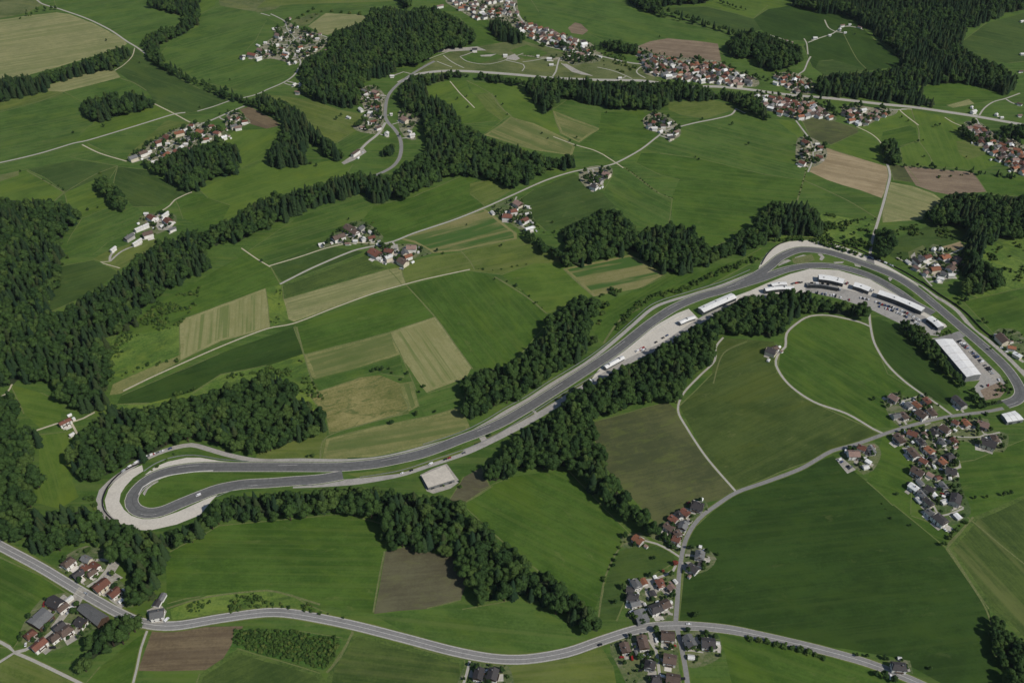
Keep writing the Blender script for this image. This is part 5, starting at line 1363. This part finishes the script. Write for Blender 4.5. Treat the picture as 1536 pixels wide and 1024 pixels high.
gn_scatter('broadleaf_forest', BR, rest['B'], 'rounded green trees massed in the woods farther off', 'forest')

# ------------------------------------------------------------------ garden trees, lone trees and bushes
GARD = []
def add_garden(poly, n, place, rmin=.3, rmax=.62, seed=0):
    r = random.Random(seed); xs = [q[0] for q in poly]; ys = [q[1] for q in poly]; k = 0
    for _ in range(n*8):
        if k >= n: break
        px, py = r.uniform(min(xs), max(xs)), r.uniform(min(ys), max(ys))
        if not inpoly(px, py, poly): continue
        x, y = P(px, py)
        if blocked(x, y, -.8) or in_house(x, y, .2): continue
        GARD.append((x, y, r.uniform(rmin, rmax), r.randrange(len(BR)), r.uniform(0, 6.28), place)); k += 1
VP = [pts(l.split('|')[1]) for l in VILLAGES.strip().splitlines()]
def near_place(px, py):
    return min(HL, key=lambda h: (h['px']-px)**2+(h['py']-py)**2)['place']
for i, pp in enumerate(VP):
    cx = sum(p[0] for p in pp)/len(pp); cy = sum(p[1] for p in pp)/len(pp)
    w = [P(*p) for p in pp]; A = abs(sum(w[j][0]*w[(j+1) % len(w)][1]-w[(j+1) % len(w)][0]*w[j][1] for j in range(len(w))))/2
    add_garden(pp, int(min(130, A/(95 if cy > 300 else 110))), near_place(cx, cy), .24 if cy > 300 else .32, .55 if cy > 300 else .75, seed=200+i)
GARD.sort(key=lambda g: g[1]); ng_ = 0; restg = []
for x, y, s, v, rz, place in GARD:
    if ng_ < 280:
        o = empty('garden_tree', (x, y, hgt(x, y)-.2), rz); o.scale = (s, s, s*.95)
        tag(o, 'small round tree among the buildings, '+place, 'tree', 'garden trees of the '+place)
        link('crown', BR[v], o); link('trunk', BT[v], o); ng_ += 1
    else: restg.append((x, y, v, s, rz))
if restg: gn_scatter('far_garden_trees', BR, restg, 'small round trees between the houses of the far villages', 'trees')
LONE = '''625,623,.55 588,636,.55 653,619,.4 611,562,.5 602,570,.4 584,554,.4 589,560,.35 636,581,.42 629,589,.4 566,555,.6 573,556,.6 560,558,.5 470,685,.45 462,686,.4 924,444,.5 774,430,.45 803,456,.35 742,420,.3 665,381,.4
700,146,.35 686,150,.5 744,146,.35 754,158,.35 761,173,.35 702,162,.4 813,201,.4 822,209,.35 865,208,.45 855,213,.4 863,219,.35 910,170,.4 1098,188,.5 1122,218,.6 1053,180,.45 1043,237,.35 1048,240,.35 989,57,.4 857,246,.8 852,252,.6
1352,177,.45 1362,183,.4 1402,191,.5 1409,189,.5 1376,214,.5 1384,212,.4 1386,236,.35 1449,237,.35 1282,53,.35 1357,251,.55 1368,252,.5 1380,253,.4 1402,254,.7 1415,257,.5 1455,262,.7 1468,263,.7 1500,266,.6 1511,267,.7 1520,269,.6
156,191,.6 110,200,.4 31,258,.35 88,280,.4 96,286,.4 132,316,.45 147,312,.35 103,388,.55 95,398,.4 206,384,.4 393,393,.4 500,350,.35 523,330,.4 549,338,.4 656,378,.5 752,370,.45 795,322,.4 832,350,.5 829,335,.4 1412,818,.45 1345,350,.5 1345,742,.4 
1337,778,.3 1365,789,.3 980,838,.4 926,833,.35 922,842,.35 920,849,.35 906,872,.35 935,883,.6 937,898,.4 922,905,.5 1077,833,.4 1043,925,.55 1046,923,.55 1059,951,.6 1031,946,.55 983,947,.7 1056,847,.4 1325,988,.5 1330,990,.45 1313,1012,.6 1325,1016,.7 1340,1022,.7
1300,985,.35 1285,983,.4 1462,748,.45 1479,747,.4 1505,744,.6 1515,741,.5 1445,560,.45 1473,483,.6 1480,485,.4 1441,450,.8 1448,452,.7 1437,458,.6 1305,372,.6 1280,352,.5 1265,358,.5 1302,340,.5 1312,331,.4 1297,330,.5 1350,390,.5 1350,382,.4
735,655,.45 1310,600,.5 1485,525,.4 1395,1004,.4 600,205,.5 580,224,.5 540,185,.5 505,180,.6 512,175,.5 475,250,.5 467,246,.5 330,172,.4 300,162,.4 160,62,.4 40,18,.4 210,95,.35 315,122,.4 345,121,.4 138,178,.4 700,338,.3'''
lone = [tuple(float(v) for v in q.split(',')) for q in LONE.split()]
lone.sort()
for i, (px, py, s) in enumerate(lone):
    x, y = P(px, py); v = i % len(BR)
    o = empty('lone_tree', (x, y, hgt(x, y)-.2), i*1.7); s *= .8; o.scale = (s*1.08, s*1.08, s)
    tag(o, f'{ordinal(i+1) if i < 69 else "one"} lone tree from the left among the fields and lanes' if i < 69 else f'{"small" if s < .4 else "large"} lone tree in the fields, number {i+1} counted from the left', 'tree', 'lone trees standing in the fields')
    link('crown', BR[v], o); link('trunk', BT[v], o)
for lab, px, py in (('copper-leaved round tree by the lane fork, north of the crossroads', 1012, 848), ('small copper-red shrub on the drive above the crossroads houses', 994, 858)):
    x, y = P(px, py); o = empty('copper_tree', (x, y, hgt(x, y))); s = 1 if px > 1000 else .55; o.scale = (s, s, s); tag(o, lab, 'tree'); link('crown', BUR, o); link('trunk', BT[2], o, (0, 0, -5)).scale = (.6, .6, .6)
BUSH = []
def bush_line(s, every, wid=1.5, smin=.6, smax=1.2, seed=1, gap=.15):
    r = random.Random(seed); p = smooth(wpts(s), 6); acc = 0
    for a, b in zip(p, p[1:]):
        acc += math.dist(a, b)
        while acc > every:
            acc -= every
            if r.random() < gap: continue
            BUSH.append((b[0]+r.uniform(-wid, wid), b[1]+r.uniform(-wid, wid), r.randrange(4), r.uniform(smin, smax), r.uniform(0, 6.28)))
def bush_area(s, spacing, smin=.5, smax=1.2, seed=1, clump=.1):
    pp = pts(s); w = [P(*q) for q in pp]; r = random.Random(seed); xs = [q[0] for q in w]; ys = [q[1] for q in w]
    y = min(ys)
    while y < max(ys):
        x = min(xs)
        while x < max(xs):
            gx, gy = x+r.uniform(-.5, .5)*spacing, y+r.uniform(-.5, .5)*spacing; x += spacing
            if inpoly(gx, gy, w) and mnoise.noise((gx/22, gy/22, seed)) > clump and not blocked(gx, gy, -1) and not in_house(gx, gy):
                BUSH.append((gx, gy, r.randrange(4), r.uniform(smin, smax), r.uniform(0, 6.28)))
        y += spacing
HEDGES = '''925,495 948,468 972,449 1000,440 1030,433 1055,420|2.2|3|1|1.9
1055,420 1085,407 1112,397 1135,388|2.4|4|1|1.9
1150,362 1200,360 1240,368 1290,384|2.6|3.5|.9|1.8
1106,955 1150,964 1200,976 1234,986|2.6|.8|1.2|1.9
1458,772 1440,790 1430,800 1420,815|6|1|.8|1.7
935,250 960,268 985,288 1008,297|7|.8|.5|1.1
1196,300 1205,272 1211,250|11|.8|.5|1
742,413 790,440 820,468|16|1|.5|1.1
1310,742 1335,770 1348,783|8|.6|.5|.9
97,289 66,270|9|1.5|.5|1.1
176,250 150,260|9|1.5|.5|1.1
1288,192 1305,200 1320,212|8|1|.7|1.3
400,905 435,910 480,920 530,932|4|1.5|.5|1
946,800 925,830 906,868|10|1|.6|1.2
155,575 190,560 230,548 268,540|6|3|.6|1.5
290,343 310,360 340,365|3|3|1|2
778,310 800,332 815,350|6|2|.6|1.3
200,740 212,722 228,706 250,690 262,682|4|1|.6|1.1
1375,440 1420,478 1470,522|7|.8|.4|.8
1150,425 1180,440|8|1|.5|.9
640,735 690,722|7|1|.5|.9
672,705 690,730|3|1|.6|1
1360,478 1372,500|4|1|.6|1
700,400 740,405 800,395|12|1|.5|1
520,330 560,336|8|4|.5|1.1
310,130 345,145|5|3|1|1.8
268,112 300,128|5|3|1|1.8
60,20 30,28|7|3|.7|1.3
440,33 470,14|4|2|1|2
454,38 482,18|7|2|.8|1.4
484,17 540,22|5|2|1|2
1390,268 1460,262|9|2|.7|1.3
1500,625 1480,622|3|1|.7|1.2'''
for i, ln in enumerate(HEDGES.splitlines()):
    s, e, w_, a, b = ln.split('|'); bush_line(s, float(e), float(w_), float(a), float(b), 300+i)
for i, (s, sp2, a, b, c) in enumerate([
    ('262,915 310,897 400,887 440,893 495,922 440,912 330,920 262,932', 3.2, .4, 1.1, -.02),
    ('352,943 440,946 512,958 504,984 486,1004 400,983 348,966', 2.7, .5, 1.15, -.5),
    ('165,555 200,505 268,490 300,450 300,430 240,450 200,490 160,520', 4.2, .5, 1.4, -.06),
    ('176,606 225,604 290,588 330,565 400,552 455,540 470,575 490,605 440,585 380,560 300,580 230,603', 4.5, .6, 1.7, -.05),
    ('1236,320 1292,330 1316,338 1303,376 1250,370 1180,360 1236,345', 4.5, .6, 1.7, .0),
    ('1480,375 1580,345 1580,420 1510,430 1490,400', 6, .7, 1.8, .1),
    ('400,434 422,428 431,478 407,489', 5, .5, 1.3, .1),
    ('1345,340 1400,335 1440,342 1430,360 1380,352 1345,362', 5, .7, 1.6, .1),
    ('1085,945 1150,950 1235,972 1265,985 1180,962 1095,952', 3.4, .4, .9, -.1),
    ('900,80 930,82 960,100 940,112 905,100', 6, .7, 1.6, .0),
    ('1398,500 1424,496 1432,502 1410,505', 3, .5, .9, -.3),
    ('930,440 905,450 893,500 905,470', 5, 1, 2, .0),
    ('862,440 895,442 930,432 960,432 900,452', 5, .9, 2, .0),
    ('1500,565 1518,575 1524,590 1505,600 1470,605 1495,590', 4, .6, 1.3, .1),
    ('140,745 120,750 110,758 130,760 150,768', 4, .8, 1.6, -.2)]):
    bush_area(s, sp2, a, b, 400+i, c)
for i, pp in enumerate(VP):
    bush_area(' '.join(f'{a},{b}' for a, b in pp), 6.5, .35, .9, 500+i, .05)
BUSH = [b for b in BUSH if not blocked(b[0], b[1], -1.5)]
BUSH.sort(key=lambda b: b[1]); print('BUSH', len(BUSH))
for i, (x, y, v, s, rz) in enumerate([b for b in BUSH][:295]):
    o = link('bush', BU[v], None, (x, y, hgt(x, y)-.1), rz); o.scale = (s, s, s*.9)
    px, py = proj(x, y, 0); 
    tag(o, ('leafy green bush by the ' if s > .8 else 'small green bush by the ')+near_place(px, py), 'bush', 'bushes near the '+near_place(px, py))
gn_scatter('shrubbery', BU, [(x, y, v, s, rz) for x, y, v, s, rz in BUSH[295:]], 'low green shrubs and hedges dotted along fields and track', 'shrubs')
# ================================================================== barriers, vehicles, light, camera
guard_m = plain('guard_rail_steel', (150,152,152), .1, 1, .5, .5, metal=.3)
tyre_m = plain('tyre_wall', (38,38,42), .2, .8, .8)
def barrier(label, line, h, w, mat, off=0.0, posts=4.0):
    p = smooth(wpts(line) if isinstance(line, str) else line, 6); p = offset(p, off) if off else p
    cx, cy = p[len(p)//2]; z = hgt(cx, cy); o = empty('crash_barrier', (cx, cy, z)); tag(o, label, 'barrier')
    a, c = offset(p, w/2), offset(p, -w/2); v = MB()
    for i in range(len(p)-1):
        q = [a[i], a[i+1], c[i+1], c[i]]
        v.prism([(x-cx, y-cy, hgt(x, y)-z+.25) for x, y in q][::-1], [(x-cx, y-cy, hgt(x, y)-z+h) for x, y in q][::-1], 0, bottom=True)
    link('rail', v.data('rail', [mat]), o)
    v = MB(); acc = 0
    for i in range(len(p)-1):
        acc += math.dist(p[i], p[i+1])
        if acc >= posts:
            acc = 0; x, y = p[i]; zz = hgt(x, y)-z; v.box(x-cx-.09, x-cx+.09, y-cy-.09, y-cy+.09, zz-.5, zz+h+.15)
    link('posts', v.data('posts', [guard_m]), o)
barrier('steel rail along the outer edge of the sweeping bend', '1142,397 1151,382 1165,369 1185,361 1215,358 1250,363 1290,376 1330,395 1360,410 1384,425', 1.5, .7, tyre_m)
barrier('steel rail on the north side of the straight', '1125,405 1085,422 1060,430 1037,437 994,450 973,460 942,487 908,517 875,541 824,572 789,595 758,612 725,632 690,649 634,667', 1.1, .4, guard_m)
barrier('steel rail on the south side of the straight', '540,716 600,706 650,690 700,673 740,655 790,625 840,593 880,570 900,556', 1.1, .4, guard_m)
barrier('dark tyre wall round the outside of the hairpin gravel', '214,694 196,701 178,712 162,730 154,750 157,766 168,778 182,789', 1.4, 1, tyre_m)
barrier('rail above the gravel strip before the hairpin', '216,707 232,696 255,687 280,683 302,684 330,689 372,692', 1.2, .5, guard_m)
barrier('white rail inside the hairpin', '208,742 214,731 228,722 250,714 290,708 320,706', 1.0, .6, paint)
barrier('rail along the south edge of the hairpin exit', '325,745 350,735 390,728 430,726 470,728', 1.0, .4, guard_m)
barrier('fence on the bank behind the last straight', '1382,423 1410,443 1429,455 1450,471 1472,494 1488,507', 2.2, .3, tyre_m)
barrier('low white rail between paddock apron and track', '905,549 935,529 960,509 990,490 1025,472', 1.0, .5, paint)

car_cols = {'white': (225,225,225), 'silver': (160,164,168), 'black': (30,31,34), 'red': (140,36,32), 'blue': (44,66,110), 'grey': (92,95,98)}
car_m = {k: plain('paint_'+k, c, .03, 1, .35, .5) for k, c in car_cols.items()}
tyre_r = plain('tyre_rubber', (24,24,26), .1, .3, .9)
def car_body(van=False):
    b = MB()
    prof = [(-2.1,.45),(-2.15,.85),(-1.2,1.0),(-.6,1.5),(1.1,1.5),(1.75,1.05),(2.1,.95),(2.12,.45)] if not van else [(-2.6,.45),(-2.65,1.1),(-2.0,1.35),(-1.5,2.25),(2.55,2.3),(2.6,.45)]
    w = .88
    n = len(prof); k = 0
    l = [(x, -w*(.86 if z > 1.2 and not van else 1), z) for x, z in prof]; r = [(x, -y, z) for x, y, z in l]
    b.poly(l[::-1] if False else l[::-1]); b.poly(r)
    for i in range(n):
        j = (i+1) % n
        glass = (not van and i in (2, 4)) or (van and i == 2)
        b.poly([l[i], l[j], r[j], r[i]][::-1], 1 if glass else 0)
    for s in (-1, 1):
        y = s*(w+.012)
        if van: q = [(-1.75,y,1.4),(-1.35,y,2.05),(-.4,y,2.05),(-.4,y,1.4)]
        else: q = [(-1.0,y*.95,1.02),(-.55,y*.87,1.42),(1.0,y*.87,1.42),(1.5,y*.95,1.04)]
        b.poly(q, 1)
    return b
def wheel():
    b = MB(); n = 10; rr2 = .34
    for s in (1, -1):
        b.poly([(math.cos(i*2*math.pi/n)*rr2, .11*s, math.sin(i*2*math.pi/n)*rr2) for i in range(n)][::-s])
    for i in range(n):
        a, c = i*2*math.pi/n, (i+1)*2*math.pi/n
        b.poly([(math.cos(a)*rr2, -.11, math.sin(a)*rr2), (math.cos(c)*rr2, -.11, math.sin(c)*rr2), (math.cos(c)*rr2, .11, math.sin(c)*rr2), (math.cos(a)*rr2, .11, math.sin(a)*rr2)])
    return b
wm_ = wheel().data('wheel', [tyre_r]); cd = {}
def car(px, py, ang, colr, label, group, van=False, world=None):
    x, y = world or P(px, py); key = (colr, van)
    if key not in cd: cd[key] = car_body(van).data('body', [car_m[colr], glass_m])
    o = empty('van' if van else 'car', (x, y, hgt(x, y)+.1), ang); tag(o, label, 'van' if van else 'car', group)
    link('body', cd[key], o)
    for sx in (-1.35, 1.35) if not van else (-1.7, 1.6):
        for sy in (-.82, .82): link('wheel', wm_, o, (sx, sy, .34))
    return o
rc = random.Random(17); COLS = ['white','white','silver','black','grey','red','blue','silver']
CN = {}
def lot(row, n, label, group, van=.0, fill=.8, jit=.1, cross=True):
    p = smooth(wpts(row), 1.4); L = [0]
    for a, b in zip(p, p[1:]): L.append(L[-1]+math.dist(a, b))
    for i in range(n):
        if rc.random() > fill: continue
        d = (i+.5)/n*L[-1]; k = max(j for j in range(len(L)) if L[j] <= d); k = min(k, len(p)-2)
        a, b = p[k], p[k+1]; ang = math.atan2(b[1]-a[1], b[0]-a[0])+(math.pi/2 if cross else 0)+rc.uniform(-jit, jit)
        c = rc.choice(COLS); v = rc.random() < van
        car(0, 0, ang, c, f"{c} {'van' if v else 'car'} {label}", group, v, (a[0], a[1]))
lot('1322,457 1340,462 1362,471 1382,483', 22, 'parked in the rows below the longest pit building', 'cars in the paddock car park')
lot('1318,460 1338,466 1360,476 1380,488', 22, 'parked in the rows below the longest pit building', 'cars in the paddock car park', fill=.75)
lot('1290,447 1310,452 1330,460', 14, 'parked along the paddock road before the car park rows', 'cars on the paddock road', fill=.5)
lot('1216,428 1235,430 1262,436', 14, 'parked on the grandstand terrace in the loop', 'vehicles on the terrace', .5, .6)
lot('1438,512 1452,524 1470,541 1490,562', 22, 'parked on the strip between hall and track', 'vehicles beside the white hall', .4, .65)
lot('1444,516 1462,533 1482,553', 18, 'parked on the strip between hall and track', 'vehicles beside the white hall', .4, .5)
lot('1472,580 1480,578 1490,580', 4, 'standing on the bare yard below the hall', 'vehicles on the bare yard', .5, .8, .6)
lot('181,710 200,697 222,685 240,678 258,672', 22, 'parked along the service road above the hairpin', 'vehicles on the hairpin road', .5, .75, .1, False)
lot('963,527 985,513 1003,502', 12, 'parked along the lower edge of the apron', 'vehicles on the apron', .5, .45, .2, False)
lot('956,527 968,521', 4, 'parked by the planted strip on the apron', 'vehicles by the apron strip', 1, .9, .1, False)
lot('655,727 670,722 682,717', 7, 'parked in the yard of the beige hall', 'vehicles in the hall yard', .3, .8, .5)
lot('1300,385 1330,396 1345,402', 12, 'parked along the bank where the lane meets the circuit', 'vehicles on the bank', .3, .6, .1, False)
lot('870,582 885,573 895,567', 8, 'parked by the lower end of the straight', 'vehicles by the straight', .2, .7, .3)
lot('1098,462 1120,453 1142,447', 12, 'parked along the paddock road by the long white building', 'vehicles on the paddock road', .6, .6, .15, False)
lot('1203,424 1190,426 1176,428', 7, 'standing on the pale apron in the loop', 'vehicles on the loop apron', .7, .7, .4, False)
lot('1270,426 1277,430', 2, 'standing between the glazed pit buildings', 'vehicles between the pit buildings', 1, .9, .3)
lot('1308,437 1313,440', 2, 'standing between the glazed pit buildings', 'vehicles between the pit buildings', 1, .9, .3)
lot('600,711 650,695 700,678', 14, 'parked along the service road by the beige hall', 'vehicles on the lower service road', .3, .5, .1, False)
lot('1392,481 1400,490 1408,496', 6, 'parked at the lower end of the paddock', 'vehicles at the paddock end', .5, .8, .2)
lot('1225,440 1250,444 1280,452', 14, 'parked below the grandstand along the wood', 'vehicles below the grandstand', .5, .6, .15)
lot('1258,690 1268,697 1278,704', 5, 'parked on the paved yard by the bend', 'cars on the paved yard', .2, .6, .1)
lot('112,906 96,926', 6, 'parked in the lower left hamlet lane', 'cars in the hamlet lane', .2, .6, .3, False)
hc = random.Random(41)
for h in order[:230]:
    if h['small'] or h['py'] < 150: continue
    for _ in range(hc.choice([0, 1, 1, 2] if h['py'] > 300 else [0, 0, 1])):
        a = h['rz']+hc.choice([.6, -.6, math.pi+.5, math.pi-.6])+hc.uniform(-.4, .4); d = max(h['L'], h['W'])*.5+hc.uniform(3, 5.5); x, y = h['x']+math.cos(a)*d, h['y']+math.sin(a)*d
        if blocked(x, y, -1) or any(math.hypot(q['x']-x, q['y']-y) < max(q['L'], q['W'])*.5+2 for q in HX.get((int(x//30), int(y//30)), ())): continue
        c = hc.choice(['white', 'white', 'silver', 'white', 'red', 'black']); v = hc.random() < .2
        car(0, 0, hc.uniform(0, 6.28), c, f"{c} {'van' if v else 'car'} parked at the houses, {h['place']}", 'cars at the houses, '+h['place'], v, (x, y))
gs = gable_walls(3.4, 2.6, 2.0, 2.6, -.3); gr_ = gable_roof(3.4, 2.6, 2.0, 2.6, .25, .12); k0 = len(gs.v); gs.v += gr_.v; gs.f += [[i+k0 for i in f] for f in gr_.f]; gs.m += [1]*len(gr_.f)
gsm = [gs.data('garden_shed', [wall_m[0], RM[q]]) for q in ('w0', 'w1', 'p1', 'g1')]
ns_ = 0
for h in order[:260]:
    if h['small'] or h['py'] < 120: continue
    for _ in range(hc.choice([0, 1, 1, 2])):
        a = hc.uniform(0, 6.28); d = max(h['L'], h['W'])*.55+hc.uniform(2.5, 8); x, y = h['x']+math.cos(a)*d, h['y']+math.sin(a)*d
        if blocked(x, y, -.5) or ns_ >= 240 or any(math.hypot(q['x']-x, q['y']-y) < max(q['L'], q['W'])*.5+2.2 for i in (-1, 0, 1) for j in (-1, 0, 1) for q in HX.get((int(x//30)+i, int(y//30)+j), ())): continue
        v = hc.choice([0, 0, 1, 1, 2, 3]); o = link('garden_shed', gsm[v], None, (x, y, hgt(x, y)), h['rz']+hc.choice([0, 1.57])); ns_ += 1
        q = hc.uniform(.8, 1.35); o.scale = (q, hc.uniform(.8, 1.2), hc.uniform(.8, 1.1))
        tag(o, f"tiny {('white', 'white', 'pinkish', 'grey')[v]}-roofed garden shed, {h['place']}", 'shed', 'garden sheds, '+h['place'])
def road_dir(p, x, y):
    k = min(range(len(p)-1), key=lambda i: (p[i][0]-x)**2+(p[i][1]-y)**2); return math.atan2(p[k+1][1]-p[k][1], p[k+1][0]-p[k][0])
for px, py, c, v, lab, line in ((1033,936,'white',False,'white car driving on the main road just right of the crossroads', main_p),(129,890,'silver',False,'silver car driving on the main road at the lower left', main_p),(298,743,'white',True,'white van on the hairpin exit of the circuit', tm),(900,967,'black',False,'dark car on the main road left of the crossroads', main_p),(1498,570,'white',False,'white car on the circuit near its last corner', tm),(1378,160,'black',True,'dark van on the distant road', far_p)):
    x, y = P(px, py); car(px, py, road_dir(line, x, y), c, lab, None, v, (x, y))

# ------------------------------------------------------------------ small pale things in the gardens: terraces and garden sheds belong to their houses' plots
terr = MB(); rp = random.Random(3)
for h in order[:200]:
    if h['small'] or rp.random() < .12: continue
    a = h['rz']; L, W = h['L']*rp.uniform(.4, .8), rp.uniform(3, 6); off = h['W']/2+W/2+.4; sx = rp.uniform(-.2, .2)*h['L']
    if rp.random() < .35: off = -off
    c, s = math.cos(a), math.sin(a); q = []
    for u, v in ((-L/2, -W/2), (L/2, -W/2), (L/2, W/2), (-L/2, W/2)):
        u2, v2 = u+sx, v-off; q.append((h['x']+u2*c-v2*s, h['y']+u2*s+v2*c))
    if any(blocked(*p, -1.5) for p in q): continue
    terr.prism([(x, y, hgt(x, y)-.5) for x, y in q], [(x, y, hgt(x, y)+.16) for x, y in q], rp.randrange(3))
o = link('terrace_paving', terr.data('terrace_paving', [SURF['conc2'], SURF['lanec'], plain('pale_paving', (214,208,198), .08, 1, .9, stain=.4)])); tag(o, kind='structure')

# ------------------------------------------------------------------ light and camera
w = bpy.data.worlds.new('World'); S.world = w; w.use_nodes = True
sky = w.node_tree.nodes.new('ShaderNodeTexSky'); sky.sky_type = 'NISHITA'; sky.sun_disc = False
sky.sun_elevation = R(SUN_EL); sky.sun_rotation = R(90-SUN_AZ); sky.air_density = 1.0; sky.dust_density = .6; sky.altitude = 600
bg = w.node_tree.nodes['Background']; bg.inputs['Strength'].default_value = .078
w.node_tree.links.new(sky.outputs[0], bg.inputs[0])
sd = bpy.data.lights.new('sun', 'SUN'); sd.energy = 3.55; sd.angle = R(.5); sd.color = (1, .95, .87)
so = bpy.data.objects.new('sun', sd); C.objects.link(so)
d = Vector((math.cos(R(SUN_EL))*math.cos(R(SUN_AZ)), math.cos(R(SUN_EL))*math.sin(R(SUN_AZ)), math.sin(R(SUN_EL))))
so.rotation_euler = d.to_track_quat('Z', 'Y').to_euler(); so.location = (0, 800, 900)
cd_ = bpy.data.cameras.new('camera'); cam = bpy.data.objects.new('camera', cd_); C.objects.link(cam)
cd_.sensor_fit = 'HORIZONTAL'; cd_.sensor_width = 36; cd_.lens = 36*FPX/PW; cd_.clip_start = 5; cd_.clip_end = 30000
cam.location = (0, 0, CAMH); cam.rotation_euler = (math.pi/2-PITCH, 0, 0)
S.camera = cam
vs = S.view_settings; vs.view_transform = 'Standard'; vs.look = 'None'; vs.exposure = EXPOSURE; vs.gamma = 1
S.cycles.max_bounces = 4; S.cycles.diffuse_bounces = 2; S.cycles.use_denoising = True
# ------------------------------------------------------------------ the air: far woods and fields fade a little towards blue
bb = MB(); bb.box(-9400, 9400, -5200, 9800, -14, 768)
hz = NT('haze_air'); nt = hz.t; nt.nodes.remove(hz.b); pv = nt.nodes.new('ShaderNodeVolumePrincipled')
pv.inputs['Color'].default_value = (.72, .82, .95, 1); pv.inputs['Density'].default_value = .00001
nt.links.new(pv.outputs[0], [n for n in nt.nodes if n.type == 'OUTPUT_MATERIAL'][0].inputs['Volume'])
tag(link('haze', bb.data('haze', [hz.mat])), kind='stuff')
